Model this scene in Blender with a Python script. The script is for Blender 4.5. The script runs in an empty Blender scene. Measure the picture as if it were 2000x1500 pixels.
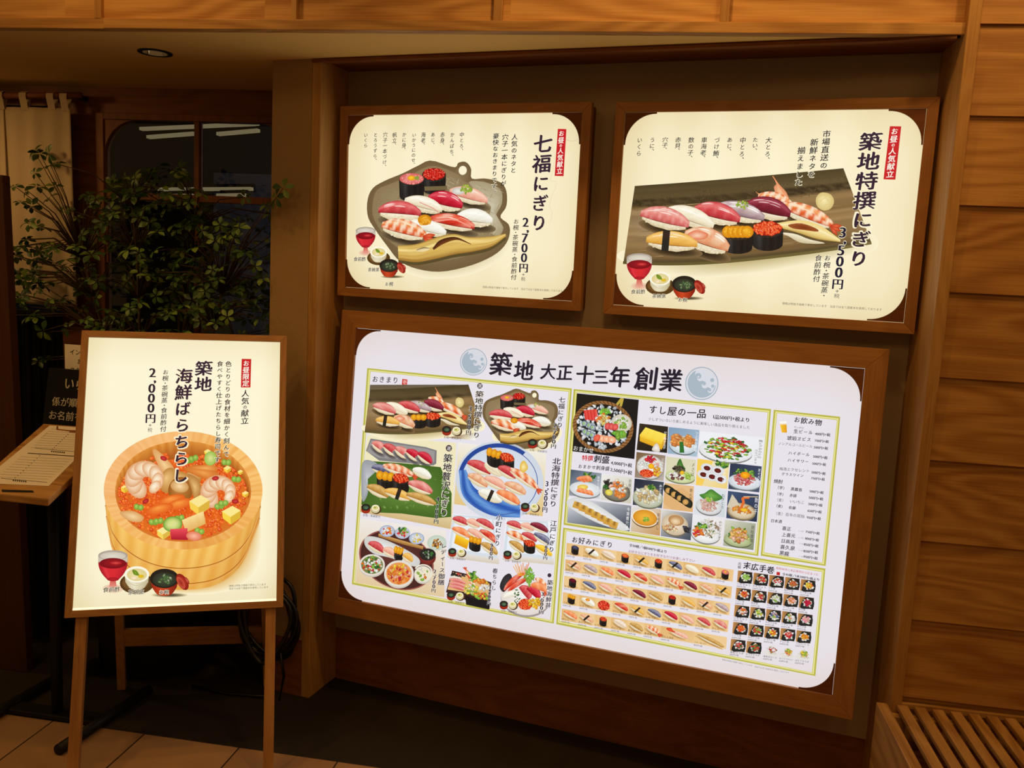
import bpy, bmesh, math, random
import numpy as np
from mathutils import Vector, Matrix
from mathutils.geometry import tessellate_polygon

SC = bpy.context.scene
COL = SC.collection
random.seed(7)
RS = np.random.RandomState(11)

# ------------------------------------------------------------------ camera
CAM_H = 1.593
F_PX = 1701.1
PITCH, ROLL, YAW = math.radians(7.56), math.radians(2.87), math.radians(9.0)
_fw = np.array([0, math.cos(PITCH), -math.sin(PITCH)])
_up = np.array([0, math.sin(PITCH), math.cos(PITCH)])
_rt = np.array([1.0, 0, 0])
_r = _rt * math.cos(ROLL) + _up * math.sin(ROLL)
_u = -_rt * math.sin(ROLL) + _up * math.cos(ROLL)
_M = np.array([[math.cos(YAW), -math.sin(YAW), 0], [math.sin(YAW), math.cos(YAW), 0], [0, 0, 1]])
CR, CU, CF = _M @ _r, _M @ _u, _M @ _fw
EYE = np.array([0, 0, CAM_H])
cd = bpy.data.cameras.new('camera')
cd.sensor_width = 36
cd.lens = F_PX / 2000 * 36
cd.clip_start = 0.05
cam = bpy.data.objects.new('camera', cd)
COL.objects.link(cam)
cam.matrix_world = Matrix(((CR[0], CU[0], -CF[0], EYE[0]), (CR[1], CU[1], -CF[1], EYE[1]), (CR[2], CU[2], -CF[2], EYE[2]), (0, 0, 0, 1)))
SC.camera = cam

# ------------------------------------------------------------------ light and exposure
SC.view_settings.view_transform = 'Standard'
SC.view_settings.look = 'None'
SC.view_settings.gamma = 1
SC.view_settings.use_curve_mapping = False
SC.view_settings.exposure = 0.0
w = bpy.data.worlds.new('mall_ambience')
w.use_nodes = True
w.node_tree.nodes['Background'].inputs[0].default_value = (1.0, 0.56, 0.20, 1)
w.node_tree.nodes['Background'].inputs[1].default_value = 0.12
SC.world = w


def spot(name, loc, target, watts, deg, blend=0.8, size=0.06, col=(1, 0.57, 0.19)):
    l = bpy.data.lights.new(name, 'SPOT')
    l.energy = watts
    l.color = col
    l.spot_size = math.radians(deg)
    l.spot_blend = blend
    l.shadow_soft_size = size
    o = bpy.data.objects.new(name, l)
    COL.objects.link(o)
    o.location = loc
    o.rotation_euler = (Vector(target) - Vector(loc)).to_track_quat('-Z', 'Y').to_euler()
    return o


# recessed ceiling lamps of the arcade in front of the shop (above the frame)
spot('arcade_spot_lamp', (-1.55, 2.02, 2.95), (-1.62, 2.5, 2.2), 18, 110)
spot('arcade_spot_lamp', (-0.15, 1.98, 2.95), (-0.15, 2.5, 2.2), 22, 110)
spot('arcade_spot_lamp', (0.55, 1.98, 2.95), (0.6, 2.5, 2.2), 11, 110)
spot('arcade_spot_lamp', (1.25, 1.7, 2.95), (1.2, 2.5, 1.7), 21, 110)
spot('arcade_spot_lamp', (-2.1, 1.5, 2.95), (-2.0, 2.3, 0.6), 27, 75)
# unseen fill lamps added to brighten the front, behind and beside the viewer
for lx, ly, lw in ((-1.3, 0.2, 12), (0.1, -0.1, 16), (1.3, 0.3, 10)):
    spot('front_fill_lamp', (lx, ly, 2.95), (lx * .9 - .1, 2.4, 0.9), lw, 100, 0.9, 0.25)
# cool fill lamp added to lift the dark room behind the window
pl_l = bpy.data.lights.new('back_room_fill', 'POINT')
pl_l.energy = 12
pl_l.color = (0.75, 0.85, 1.0)
pl_l.shadow_soft_size = 0.1
pl_o = bpy.data.objects.new('back_room_fill', pl_l)
COL.objects.link(pl_o)
pl_o.location = (-0.6, 4.1, 2.2)
# unseen lamp added to brighten curtain and plant, left of the frame
spot('entrance_fill', (-3.1, 2.66, 2.22), (-2.3, 3.3, 0.9), 14, 130, 0.9, 0.08)


# ------------------------------------------------------------------ colour and materials
def lin(c):
    c = np.asarray(c, float) / 255.0
    return np.where(c <= 0.04045, c / 12.92, ((c + 0.055) / 1.055) ** 2.4)


def rgba(c):
    v = lin(c)
    return (float(v[0]), float(v[1]), float(v[2]), 1)


def mat(name, c, rough=0.6, metal=0.0, spec=0.3, noise=0.0, nscale=40, bump=0.0, emit=None, strength=1.0):
    m = bpy.data.materials.new(name)
    m.use_nodes = True
    nt = m.node_tree
    b = nt.nodes['Principled BSDF']
    b.inputs['Roughness'].default_value = rough
    b.inputs['Metallic'].default_value = metal
    b.inputs['Specular IOR Level'].default_value = spec
    b.inputs['Base Color'].default_value = rgba(c)
    if noise or bump:
        tc = nt.nodes.new('ShaderNodeTexCoord')
        n = nt.nodes.new('ShaderNodeTexNoise')
        n.inputs['Scale'].default_value = nscale
        n.inputs['Detail'].default_value = 6
        nt.links.new(tc.outputs['Object'], n.inputs['Vector'])
        if noise:
            mx = nt.nodes.new('ShaderNodeMix')
            mx.data_type = 'RGBA'
            v = lin(c)
            mx.inputs[6].default_value = (*(v * (1 - noise)), 1)
            mx.inputs[7].default_value = (*np.minimum(v * (1 + noise), 1), 1)
            nt.links.new(n.outputs['Fac'], mx.inputs[0])
            nt.links.new(mx.outputs[2], b.inputs['Base Color'])
        if bump:
            bp = nt.nodes.new('ShaderNodeBump')
            bp.inputs['Strength'].default_value = bump
            bp.inputs['Distance'].default_value = 0.004
            nt.links.new(n.outputs['Fac'], bp.inputs['Height'])
            nt.links.new(bp.outputs[0], b.inputs['Normal'])
    if emit is not None:
        b.inputs['Emission Color'].default_value = rgba(emit)
        b.inputs['Emission Strength'].default_value = strength
    return m


def wood(name, dark, light, axis=0, scale=1.0, rough=0.5, fig=1.0, rings=26.0):
    """plain-sawn timber, grain running along the given axis"""
    m = bpy.data.materials.new(name)
    m.use_nodes = True
    nt = m.node_tree
    N, Lk = nt.nodes, nt.links
    b = N['Principled BSDF']
    b.inputs['Roughness'].default_value = rough
    b.inputs['Specular IOR Level'].default_value = 0.3
    tc = N.new('ShaderNodeTexCoord')
    at = N.new('ShaderNodeAttribute')
    at.attribute_name = 'shift'
    add = N.new('ShaderNodeVectorMath')
    add.operation = 'ADD'
    Lk.new(tc.outputs['Object'], add.inputs[0])
    Lk.new(at.outputs['Vector'], add.inputs[1])

    def mapped(along, across):
        mp = N.new('ShaderNodeMapping')
        s = [across * scale] * 3
        s[axis] = along * scale
        mp.inputs['Scale'].default_value = s
        Lk.new(add.outputs[0], mp.inputs['Vector'])
        return mp.outputs[0]
    n1 = N.new('ShaderNodeTexNoise')
    n1.inputs['Scale'].default_value = 1
    n1.inputs['Detail'].default_value = 2
    Lk.new(mapped(0.9, 5.0), n1.inputs['Vector'])
    mul = N.new('ShaderNodeMath')
    mul.operation = 'MULTIPLY'
    mul.inputs[1].default_value = rings * 3
    Lk.new(n1.outputs['Fac'], mul.inputs[0])
    sn = N.new('ShaderNodeMath')
    sn.operation = 'SINE'
    Lk.new(mul.outputs[0], sn.inputs[0])
    n2 = N.new('ShaderNodeTexNoise')
    n2.inputs['Scale'].default_value = 1
    n2.inputs['Detail'].default_value = 4
    Lk.new(mapped(6, 260), n2.inputs['Vector'])
    n3 = N.new('ShaderNodeTexNoise')
    n3.inputs['Scale'].default_value = 1
    n3.inputs['Detail'].default_value = 3
    Lk.new(mapped(1.2, 3.5), n3.inputs['Vector'])
    a1 = N.new('ShaderNodeMath')
    a1.operation = 'MULTIPLY_ADD'
    a1.inputs[1].default_value = 0.12 * fig
    fib = N.new('ShaderNodeMath')
    fib.operation = 'MULTIPLY_ADD'
    fib.inputs[1].default_value = 0.55
    fib.inputs[2].default_value = 0.23
    Lk.new(n2.outputs['Fac'], fib.inputs[0])
    Lk.new(sn.outputs[0], a1.inputs[0])
    Lk.new(fib.outputs[0], a1.inputs[2])
    a2 = N.new('ShaderNodeMath')
    a2.operation = 'MULTIPLY_ADD'
    a2.inputs[1].default_value = 0.55
    Lk.new(n3.outputs['Fac'], a2.inputs[0])
    Lk.new(a1.outputs[0], a2.inputs[2])
    cr = N.new('ShaderNodeValToRGB')
    cr.color_ramp.elements[0].position = 0.45
    cr.color_ramp.elements[0].color = rgba(dark)
    cr.color_ramp.elements[1].position = 1.25 if False else 1.0
    cr.color_ramp.elements[1].color = rgba(light)
    sb = N.new('ShaderNodeMath')
    sb.operation = 'SUBTRACT'
    sb.inputs[1].default_value = 0.06
    Lk.new(a2.outputs[0], sb.inputs[0])
    Lk.new(sb.outputs[0], cr.inputs[0])
    Lk.new(cr.outputs[0], b.inputs['Base Color'])
    bp = N.new('ShaderNodeBump')
    bp.inputs['Strength'].default_value = 0.12
    bp.inputs['Distance'].default_value = 0.002
    Lk.new(n2.outputs['Fac'], bp.inputs['Height'])
    Lk.new(bp.outputs[0], b.inputs['Normal'])
    return m


WD, WL = (150, 101, 48), (205, 157, 92)
M = {}
M['wood_x'] = wood('oak_grain_across', WD, WL, 0)
M['wood_z'] = wood('oak_grain_upright', WD, WL, 2, 1.0, .5, .4)
M['wood_y'] = wood('oak_grain_deep', WD, WL, 1)
M['plank'] = wood('oak_planking', (154, 100, 44), (198, 146, 80), 0, 1.0, 0.5, 1.3, 30)
M['header'] = wood('oak_header', (168, 112, 52), (218, 166, 98), 0, 1.0, 0.5, 1.2, 22)
M['sign_x'] = wood('walnut_rail_across', (144, 94, 48), (186, 130, 74), 0, 1.5, 0.55, 0.5)
M['sign_z'] = wood('walnut_rail_upright', (144, 94, 48), (186, 130, 74), 2, 1.5, 0.55, 0.5)
M['bracket'] = wood('dark_bracket_wood', (104, 58, 28), (132, 78, 40), 0, 1.5, 0.6, 0.5)
M['plaster'] = mat('beige_plaster', (168, 136, 94), 0.9, noise=0.08, nscale=90, bump=0.15)
M['soffit'] = mat('soffit_plaster', (240, 200, 118), 0.9, noise=0.05, nscale=60)
M['panel'] = mat('grey_brown_panel', (172, 150, 124), 0.9, noise=0.06, nscale=120, bump=0.1)
M['dark_wood'] = wood('dark_interior_wood', (110, 62, 28), (150, 92, 46), 0, 1.0, 0.5, 0.8)
M['dark_wood_z'] = wood('dark_interior_wood_upright', (110, 62, 28), (150, 92, 46), 2, 1.0, 0.5, 0.8)
M['board_dark'] = wood('dark_stained_board', (58, 30, 14), (84, 46, 22), 2, 1.0, .6, .4)
M['black'] = mat('black_metal', (22, 20, 19), 0.5, noise=0.2)
M['rubber'] = mat('black_cable', (14, 13, 13), 0.35, spec=0.5)
M['floor'] = mat('dark_stone_floor', (44, 36, 29), 0.75, noise=0.25, nscale=9, bump=0.1)
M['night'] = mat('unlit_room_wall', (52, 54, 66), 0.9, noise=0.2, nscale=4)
M['cloth'] = mat('unbleached_linen', (214, 192, 160), 0.95, noise=0.06, nscale=300, bump=0.15)
M['paper'] = mat('printed_paper', (246, 236, 222), 0.8)
M['ink'] = mat('black_ink', (26, 22, 22), 0.7)
M['chalk'] = mat('pale_lettering', (246, 240, 228), 0.8)
M['board_black'] = mat('black_notice_board', (16, 17, 20), 0.5)
M['brass'] = mat('copper_wire', (176, 112, 64), 0.35, metal=0.8)
M['pot'] = mat('dark_glazed_pot', (40, 34, 28), 0.4, noise=0.2)
M['bark'] = mat('grey_brown_bark', (78, 60, 40), 0.9, noise=0.3, nscale=60)
M['soil'] = mat('potting_soil', (40, 30, 22), 1.0, noise=0.3, nscale=80, bump=0.5)
M['chrome'] = mat('polished_reflector', (220, 214, 204), 0.12, metal=1.0)


# ------------------------------------------------------------------ object helpers
class MB:
    def __init__(s):
        s.v, s.f, s.sh, s.mi = [], [], [], []

    def add(s, vs, fs, shift=None, mi=0):
        o = len(s.v)
        s.v += [tuple(float(c) for c in p) for p in vs]
        s.f += [tuple(i + o for i in f) for f in fs]
        sv = shift if shift is not None else (random.uniform(0, 9), random.uniform(0, 9), random.uniform(0, 9))
        s.sh += [sv] * len(vs)
        s.mi += [mi] * len(fs)
        return s

    def box(s, x0, x1, y0, y1, z0, z1, mi=0):
        vs = [(x, y, z) for z in (z0, z1) for y in (y0, y1) for x in (x0, x1)]
        return s.add(vs, [(0, 2, 3, 1), (4, 5, 7, 6), (0, 1, 5, 4), (2, 6, 7, 3), (0, 4, 6, 2), (1, 3, 7, 5)], mi=mi)

    def hexa(s, p, mi=0):
        """eight points: four of the bottom loop, four of the top loop"""
        return s.add(p, [(3, 2, 1, 0), (4, 5, 6, 7), (0, 1, 5, 4), (1, 2, 6, 5), (2, 3, 7, 6), (3, 0, 4, 7)], mi=mi)

    def beam(s, a, b, wv, tv, mi=0):
        """bar from a to b, with half-vectors wv and tv across"""
        a, b, wv, tv = (np.asarray(q, float) for q in (a, b, wv, tv))
        r = [-wv - tv, wv - tv, wv + tv, -wv + tv]
        return s.hexa([a + q for q in r] + [b + q for q in r], mi)

    def prism(s, poly, z0, z1, fn, mi=0):
        """polygon [(a,b)] extruded from depth z0 to z1; fn(a,b,c) gives the point"""
        n = len(poly)
        tri = tessellate_polygon([[Vector((a, b, 0)) for a, b in poly]])
        vs = [fn(a, b, z0) for a, b in poly] + [fn(a, b, z1) for a, b in poly]
        fs = [tuple(t) for t in tri] + [tuple(i + n for i in t[::-1]) for t in tri]
        fs += [(i, (i + 1) % n, (i + 1) % n + n, i + n) for i in range(n)]
        return s.add(vs, fs, mi=mi)

    def tube(s, pts, r, n=8, mi=0, closed=False):
        pts = [np.asarray(p, float) for p in pts]
        rr = r if hasattr(r, '__len__') else [r] * len(pts)
        vs, fs = [], []
        m = len(pts)
        for i, p in enumerate(pts):
            if closed:
                d = pts[(i + 1) % m] - pts[i - 1]
            else:
                d = pts[min(i + 1, m - 1)] - pts[max(i - 1, 0)]
            d = d / (np.linalg.norm(d) + 1e-9)
            a = np.cross(d, (0.31, 0.17, 0.93))
            a /= np.linalg.norm(a) + 1e-9
            b = np.cross(d, a)
            for k in range(n):
                t = 2 * math.pi * k / n
                vs.append(p + rr[i] * (a * math.cos(t) + b * math.sin(t)))
        for i in range(m if closed else m - 1):
            j = (i + 1) % m
            for k in range(n):
                q = (k + 1) % n
                fs.append((i * n + k, i * n + q, j * n + q, j * n + k))
        if not closed:
            fs.append(tuple(range(n))[::-1])
            fs.append(tuple((m - 1) * n + k for k in range(n)))
        return s.add(vs, fs, mi=mi)

    def lathe(s, prof, c=(0, 0, 0), n=40, mi=0):
        vs, fs = [], []
        for r, z in prof:
            for k in range(n):
                t = 2 * math.pi * k / n
                vs.append((c[0] + r * math.cos(t), c[1] + r * math.sin(t), c[2] + z))
        for i in range(len(prof) - 1):
            for k in range(n):
                q = (k + 1) % n
                fs.append((i * n + k, i * n + q, (i + 1) * n + q, (i + 1) * n + k))
        return s.add(vs, fs, mi=mi)

    def build(s, name, m, parent=None, bevel=0.0, smooth=False):
        me = bpy.data.meshes.new(name)
        me.from_pydata(s.v, [], s.f)
        bm = bmesh.new()
        bm.from_mesh(me)
        bmesh.ops.recalc_face_normals(bm, faces=bm.faces)
        bm.to_mesh(me)
        bm.free()
        at = me.attributes.new('shift', 'FLOAT_VECTOR', 'POINT')
        at.data.foreach_set('vector', np.array(s.sh, 'f').ravel())
        for mm in (m if isinstance(m, (list, tuple)) else [m]):
            me.materials.append(mm)
        me.polygons.foreach_set('material_index', s.mi)
        if smooth:
            me.polygons.foreach_set('use_smooth', [True] * len(me.polygons))
        me.update()
        o = bpy.data.objects.new(name, me)
        COL.objects.link(o)
        if parent:
            o.parent = parent
        if bevel:
            b = o.modifiers.new('soft_edges', 'BEVEL')
            b.width = bevel
            b.segments = 2
            b.limit_method = 'ANGLE'
        return o


def tag(o, label=None, cat=None, group=None, kind=None):
    for k, v in (('label', label), ('category', cat), ('group', group), ('kind', kind)):
        if v:
            o[k] = v
    return o


def thing(name, label, cat, loc=(0, 0, 0), group=None, matrix=None):
    o = bpy.data.objects.new(name, None)
    o.empty_display_size = 0.05
    COL.objects.link(o)
    if matrix is not None:
        o.matrix_world = matrix
    else:
        o.location = loc
    return tag(o, label, cat, group)


def struct(name, mb, m, label=None, parent=None, bevel=0.0):
    o = mb.build(name, m, parent, bevel)
    if parent is None:
        tag(o, label, None, None, 'structure')
    return o


def ray(x, y):
    return CF * F_PX + CR * (x - 1000) + CU * (750 - y)


def at(x, y, n=(0, 1, 0), d=2.5):
    """the point of the plane n.p = d that shows at photo position x, y"""
    r = ray(x, y)
    n = np.asarray(n, float)
    return EYE + r * ((d - n @ EYE) / (n @ r))


# ------------------------------------------------------------------ shop front layout (metres)
YF = 2.50                                     # lease line: beam, planked wall, edge of the tiles
ZS = 2.25                                     # soffit
AW = math.radians(10.69)                      # the sign niche is turned by this much
E = np.array([math.cos(AW), -math.sin(AW), 0])
N = np.array([math.sin(AW), math.cos(AW), 0])
DW, DP = 2.77, 2.593                          # niche back wall and niche front, distance from the eye along N
E0, E1 = -1.655, 0.235                        # niche left and right ends along E


def nw(e, d, z):
    p = E * e + N * d
    return (p[0], p[1], z)


# floor
struct('floor', MB().box(-3.6, 2.4, YF - 0.005, 5.0, -0.05, 0.0), M['floor'], 'dark stone floor inside the shop front')
tm = bpy.data.materials.new('beige_floor_tiles')
tm.use_nodes = True
_nt = tm.node_tree
_tc = _nt.nodes.new('ShaderNodeTexCoord')
_br = _nt.nodes.new('ShaderNodeTexBrick')
_br.offset = 0.0
_br.inputs['Color1'].default_value = rgba((196, 152, 108))
_br.inputs['Color2'].default_value = rgba((182, 140, 98))
_br.inputs['Mortar'].default_value = rgba((70, 50, 34))
_br.inputs['Scale'].default_value = 1.0
_br.inputs['Mortar Size'].default_value = 0.003
_br.inputs['Brick Width'].default_value = 0.336
_br.inputs['Row Height'].default_value = 0.672
_mp = _nt.nodes.new('ShaderNodeMapping')
_mp.inputs['Location'].default_value = (1.235 + 0.336 * 6, -2.495 + 0.672 * 8, 0)
_nt.links.new(_tc.outputs['Object'], _mp.inputs[0])
_nt.links.new(_mp.outputs[0], _br.inputs[0])
_nn = _nt.nodes.new('ShaderNodeTexNoise')
_nn.inputs['Scale'].default_value = 5
_nn.inputs['Detail'].default_value = 8
_nt.links.new(_tc.outputs['Object'], _nn.inputs[0])
_mx = _nt.nodes.new('ShaderNodeMix')
_mx.data_type = 'RGBA'
_mx.blend_type = 'MULTIPLY'
_mx.inputs[0].default_value = 0.35
_nt.links.new(_br.outputs[0], _mx.inputs[6])
_nt.links.new(_nn.outputs['Fac'], _mx.inputs[7])
_b = _nt.nodes['Principled BSDF']
_b.inputs['Roughness'].default_value = 0.55
_nt.links.new(_mx.outputs[2], _b.inputs['Base Color'])
struct('floor_tiles', MB().box(-3.6, 2.4, -0.8, YF - 0.005, -0.05, 0.0), tm, 'beige stone floor tiles in front of the shop')

# soffit with the sign niche, header beam above it
mb = MB()
jx0, jx1 = 0.737, 0.768
mb.prism([(-3.6, YF + 0.02), (jx0, YF + 0.02), (jx0, 2.69), nw(E1, DW + .05, 0)[:2], nw(E0 - .2, DW + .05, 0)[:2], nw(E0 - .2, 3.42, 0)[:2], (-1.4, 3.42), (-3.6, 3.42)], ZS, ZS + 0.05, lambda a, b, c: (a, b, c))
hole_c = at(303, 102, (0, 0, 1), ZS)
ceil = struct('ceiling', mb, M['soffit'], 'plaster soffit over the entrance and the niche')
ceil.data.materials.append(M['dark_wood'])

mb = MB()
xe = [-3.6, -1.83, -1.185, -0.455, 0.125, 0.737]
for a, b in zip(xe[:-1], xe[1:]):
    mb.box(a, b, YF + 0.012, YF + 0.04, ZS + 0.022, 3.2)
struct('wall_front', mb, M['header'], 'oak header panels above the shop front')
mb = MB().box(-3.6, at(205, 55, (0, 1, 0), YF)[0], YF - 0.003, YF + 0.03, ZS - 0.004, ZS + 0.027)
mb.box(at(205, 55, (0, 1, 0), YF)[0], jx0, YF - 0.008, YF + 0.03, ZS - 0.004, ZS + 0.025)
struct('trim_1', mb, M['wood_x'], 'oak bottom rail of the header', bevel=0.0015)
for i, (px, wd_) in enumerate(((192, 0.022), (575, 0.016), (973, 0.026), (1416, 0.024))):
    x = at(px, 20, (0, 1, 0), YF)[0]
    struct('trim_%d' % (i + 2), MB().box(x - wd_ / 2, x + wd_ / 2, YF - 0.004, YF + 0.012, ZS + 0.025, 3.2), M['wood_z'], 'upright batten between header panels', bevel=0.0015)

# right jamb of the niche and the planked wall beside it
mb = MB().box(jx0, jx1, YF - 0.022, 2.70, 0, 3.2)
struct('trim_6', mb, M['wood_z'], 'oak jamb at the right end of the sign niche', bevel=0.002)
gz = [at(1950, y, (0, 1, 0), YF)[2] for y in (48, 229, 407, 580, 745, 905, 1070, 1225)]
pitch = (gz[0] - gz[-1]) / 7
mb = MB()
k = -2
while gz[0] - k * pitch > 0:
    z1 = gz[0] - k * pitch
    z0 = max(z1 - pitch, 0)
    lo, up = YF - 0.010, YF + 0.0
    y0, y1 = lo, up
    vs = [(jx1, y0, z0), (2.4, y0, z0), (2.4, YF + .04, z0), (jx1, YF + .04, z0), (jx1, y1, z1), (2.4, y1, z1), (2.4, YF + .04, z1), (jx1, YF + .04, z1)]
    mb.hexa(vs)
    k += 1
struct('wall_right', mb, M['plank'], 'oak lap planking right of the sign niche')

# niche: back panel, plinth, left post, plaster pillar
fnw = lambda a, b, c: nw(a, c, b)
struct('wall_back', MB().prism([(E0, 0.205), (E1, 0.205), (E1, ZS + .02), (E0, ZS + .02)], DW, DW + 0.06, fnw), M['panel'], 'grey brown back panel of the sign niche')
struct('baseboard_back', MB().prism([(E0, 0), (E1, 0), (E1, 0.203), (E0, 0.203)], DW + 0.004, DW + 0.06, fnw), M['dark_wood'], 'dark oak plinth under the back panel')
struct('trim_7', MB().prism([(E0 - 0.034, 0), (E0, 0), (E0, ZS), (E0 - 0.034, ZS)], DP, DW + 0.06, fnw), M['wood_z'], 'oak post at the left end of the sign niche', bevel=0.002)
struct('trim_8', MB().prism([(E0, ZS - .004), (E1 + .02, ZS - .004), (E1 + .02, ZS + .01), (E0, ZS + .01)], DP, DW + 0.01, fnw), M['dark_wood'], 'dark oak ceiling board of the niche')
struct('trim_9', MB().prism([(E0 - .034, ZS - .012), (E1 + .01, ZS - .012), (E1 + .01, ZS - .003), (E0 - .034, ZS - .003)], DP - .006, DP + 0.02, fnw), M['dark_wood'], 'dark oak lip along the niche ceiling')
pl = MB()
pa, pb = nw(E0 - .034, DP, 0), nw(E0 - .19, DP, 0)
pl.prism([pa[:2], pb[:2], (pb[0], 3.45), (pa[0], 3.45)], 0.215, ZS, lambda a, b, c: (a, b, c))
struct('wall_left', pl, M['plaster'], 'beige plaster pillar left of the sign niche')
pb2 = MB().prism([pa[:2], pb[:2], (pb[0], 3.45), (pa[0], 3.45)], 0, 0.213, lambda a, b, c: (a, b, c))
struct('baseboard_left', pb2, M['dark_wood'], 'dark wooden base of the plaster pillar')

# ------------------------------------------------------------------ entrance behind the pillar
YI = 3.40                                     # window wall
wx0, wx1, wz0, wz1 = -2.335, -1.44, 1.12, 2.145
mb = MB()
mb.box(-2.52, wx0, YI, YI + .08, 0, ZS)
mb.box(wx1, -1.2, YI, YI + .08, 0, ZS)
mb.box(wx0, wx1, YI, YI + .08, 0, wz0)
mb.box(wx0, wx1, YI, YI + .08, wz1, ZS)
mb.box(-3.6, -2.52, YI, YI + .08, 2.17, ZS)
struct('wall_window_side', mb, M['dark_wood'], 'brown timber wall around the entrance window')
mb = MB()
mb.box(-3.6, 1.0, 5.0, 5.06, 0, 2.6)
mb.box(-3.66, -3.6, 2.2, 5.0, 0, 2.6)
mb.box(-3.6, 1.0, YI + .08, 5.0, 2.5, 2.56)
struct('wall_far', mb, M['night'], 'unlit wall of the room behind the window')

# window: frame with rounded upper corners, muntins, glass
win = bpy.data.objects.new('window_1', None)
COL.objects.link(win)
win.location = (wx0, YI, wz0)
tag(win, 'dark glazed window with rounded timber frame behind the plant', None, None, 'structure')
W_, H_ = wx1 - wx0, wz1 - wz0
fr = MB()
fw_ = 0.035
fr.box(0, fw_, -.018, .03, 0, H_)
fr.box(W_ - fw_, W_, -.018, .03, 0, H_)
fr.box(fw_, W_ - fw_, -.018, .03, H_ - .025, H_)
fr.box(0, W_, -.06, .03, -0.03, 0.02)
for sx in (0, 1):
    c = [(fw_, H_ - .025)]
    for k in range(11):
        t = k / 10 * math.pi / 2
        c.append((fw_ + .135 - .135 * math.sin(t), H_ - .025 - .135 + .135 * math.cos(t)))
    c = [(fw_, H_ - .025)] + [(fw_ + .15 * (1 - math.cos(t)), H_ - .025 - .15 * (1 - math.sin(t))) for t in [k / 10 * math.pi / 2 for k in range(11)]]
    if sx:
        c = [(W_ - a, b) for a, b in c]
    fr.prism(c, -.012, .025, lambda a, b, cc: (a, cc, b))
fr.build('window_frame', M['dark_wood_z'], win, bevel=0.002)
mu = MB()
mu.box(W_ / 2 - .011, W_ / 2 + .011, -.012, .02, 0, H_)
zb = at(385, 388, (0, 1, 0), YI)[2] - wz0
mu.box(0, W_, -.010, .018, zb - .014, zb + .014)
mu.build('muntin', M['dark_wood_z'], win, bevel=0.0015)
gm = bpy.data.materials.new('window_glass')
gm.use_nodes = True
nt = gm.node_tree
nt.nodes.clear()
out = nt.nodes.new('ShaderNodeOutputMaterial')
mx = nt.nodes.new('ShaderNodeMixShader')
tr = nt.nodes.new('ShaderNodeBsdfTransparent')
gl = nt.nodes.new('ShaderNodeBsdfGlossy')
gl.inputs['Roughness'].default_value = 0.03
fz = nt.nodes.new('ShaderNodeFresnel')
fz.inputs[0].default_value = 1.45
tr.inputs[0].default_value = (0.9, 0.92, 0.92, 1)
nt.links.new(fz.outputs[0], mx.inputs[0])
nt.links.new(tr.outputs[0], mx.inputs[1])
nt.links.new(gl.outputs[0], mx.inputs[2])
nt.links.new(mx.outputs[0], out.inputs[0])
MB().box(0.02, W_ - .02, .004, .008, 0.01, H_ - .02).build('window_pane', gm, win)

# glowing bars built behind the glass for the reflections in the window
reflm = mat('reflection_glow', (120, 104, 70), 0.6, emit=(196, 176, 132), strength=0.32)
YL = 4.6
for (xa, ya, xb, yb, lab) in ((276, 252, 504, 242, 'long pale reflection bar seen high through the window, upper of the top pair'),
                              (290, 268, 381, 261, 'short pale reflection bar under the top one, left of the window bar'),
                              (426, 262, 505, 255, 'short pale reflection bar under the top one, right of the window bar'),
                              (312, 370, 492, 369, 'long pale reflection bar just above the window cross bar'),
                              (325, 383, 378, 382, 'short pale reflection bar at the cross bar, left of the upright bar'),
                              (426, 382, 478, 381, 'short pale reflection bar at the cross bar, right of the upright bar')):
    a, b = at(xa, ya, (0, 1, 0), YL), at(xb, yb, (0, 1, 0), YL)
    YL -= .09
    c = (a + b) / 2
    t = thing('reflection_bar', lab, 'lamp', c, 'reflection bars behind the window')
    MB().beam(a - c, b - c, (0, .02, 0), (0, 0, .008)).build('bar_face', reflm, t)
    MB().beam(a - c + (0, .03, .008), b - c + (0, .03, .008), (0, .012, 0), (0, 0, .02)).build('bar_back', M['black'], t)

# invented backdrop panels behind the glass, pale shapes for its dim bluish look
t = thing('backdrop_screen', 'invented pale grey backdrop screen behind the window glass', 'screen', (-1.95, 4.75, 0))
MB().box(-0.62, -0.02, 0, .03, 0, 2.05).build('backdrop_panel', mat('backdrop_grey', (120, 122, 136), 0.9, noise=.25, nscale=7), t)
MB().box(0.0, 0.75, 0.02, .05, 0, 2.05).build('backdrop_panel', mat('backdrop_blue', (112, 120, 142), 0.9, noise=.25, nscale=7), t)
for x in (-.62, -.02, .75):
    MB().box(x, x + .03, -.01, .05, 0, 2.07).build('backdrop_post', M['black'], t)

# curtain on its rod at the doorway
YC = 3.32
r0, r1 = at(-60, 187, (0, 1, 0), YC), at(158, 186, (0, 1, 0), YC)
t = thing('curtain_rod', 'wooden rod carrying the linen curtain under the soffit', 'rod', (r0 + r1) / 2)
c = (r0 + r1) / 2
MB().tube([r0 - c, r1 - c], .013, 12).build('rod', M['dark_wood'], t, smooth=True)
MB().tube([(r1 - c) + (-.035, -.01, -.0), (r1 - c) + (-.035, .08, .0)], .011, 10).build('rod_bracket', M['black'], t)
ct = thing('noren_curtain', 'off-white linen doorway curtain hanging in long panels by tabs', 'curtain', (0, YC, 0))


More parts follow.
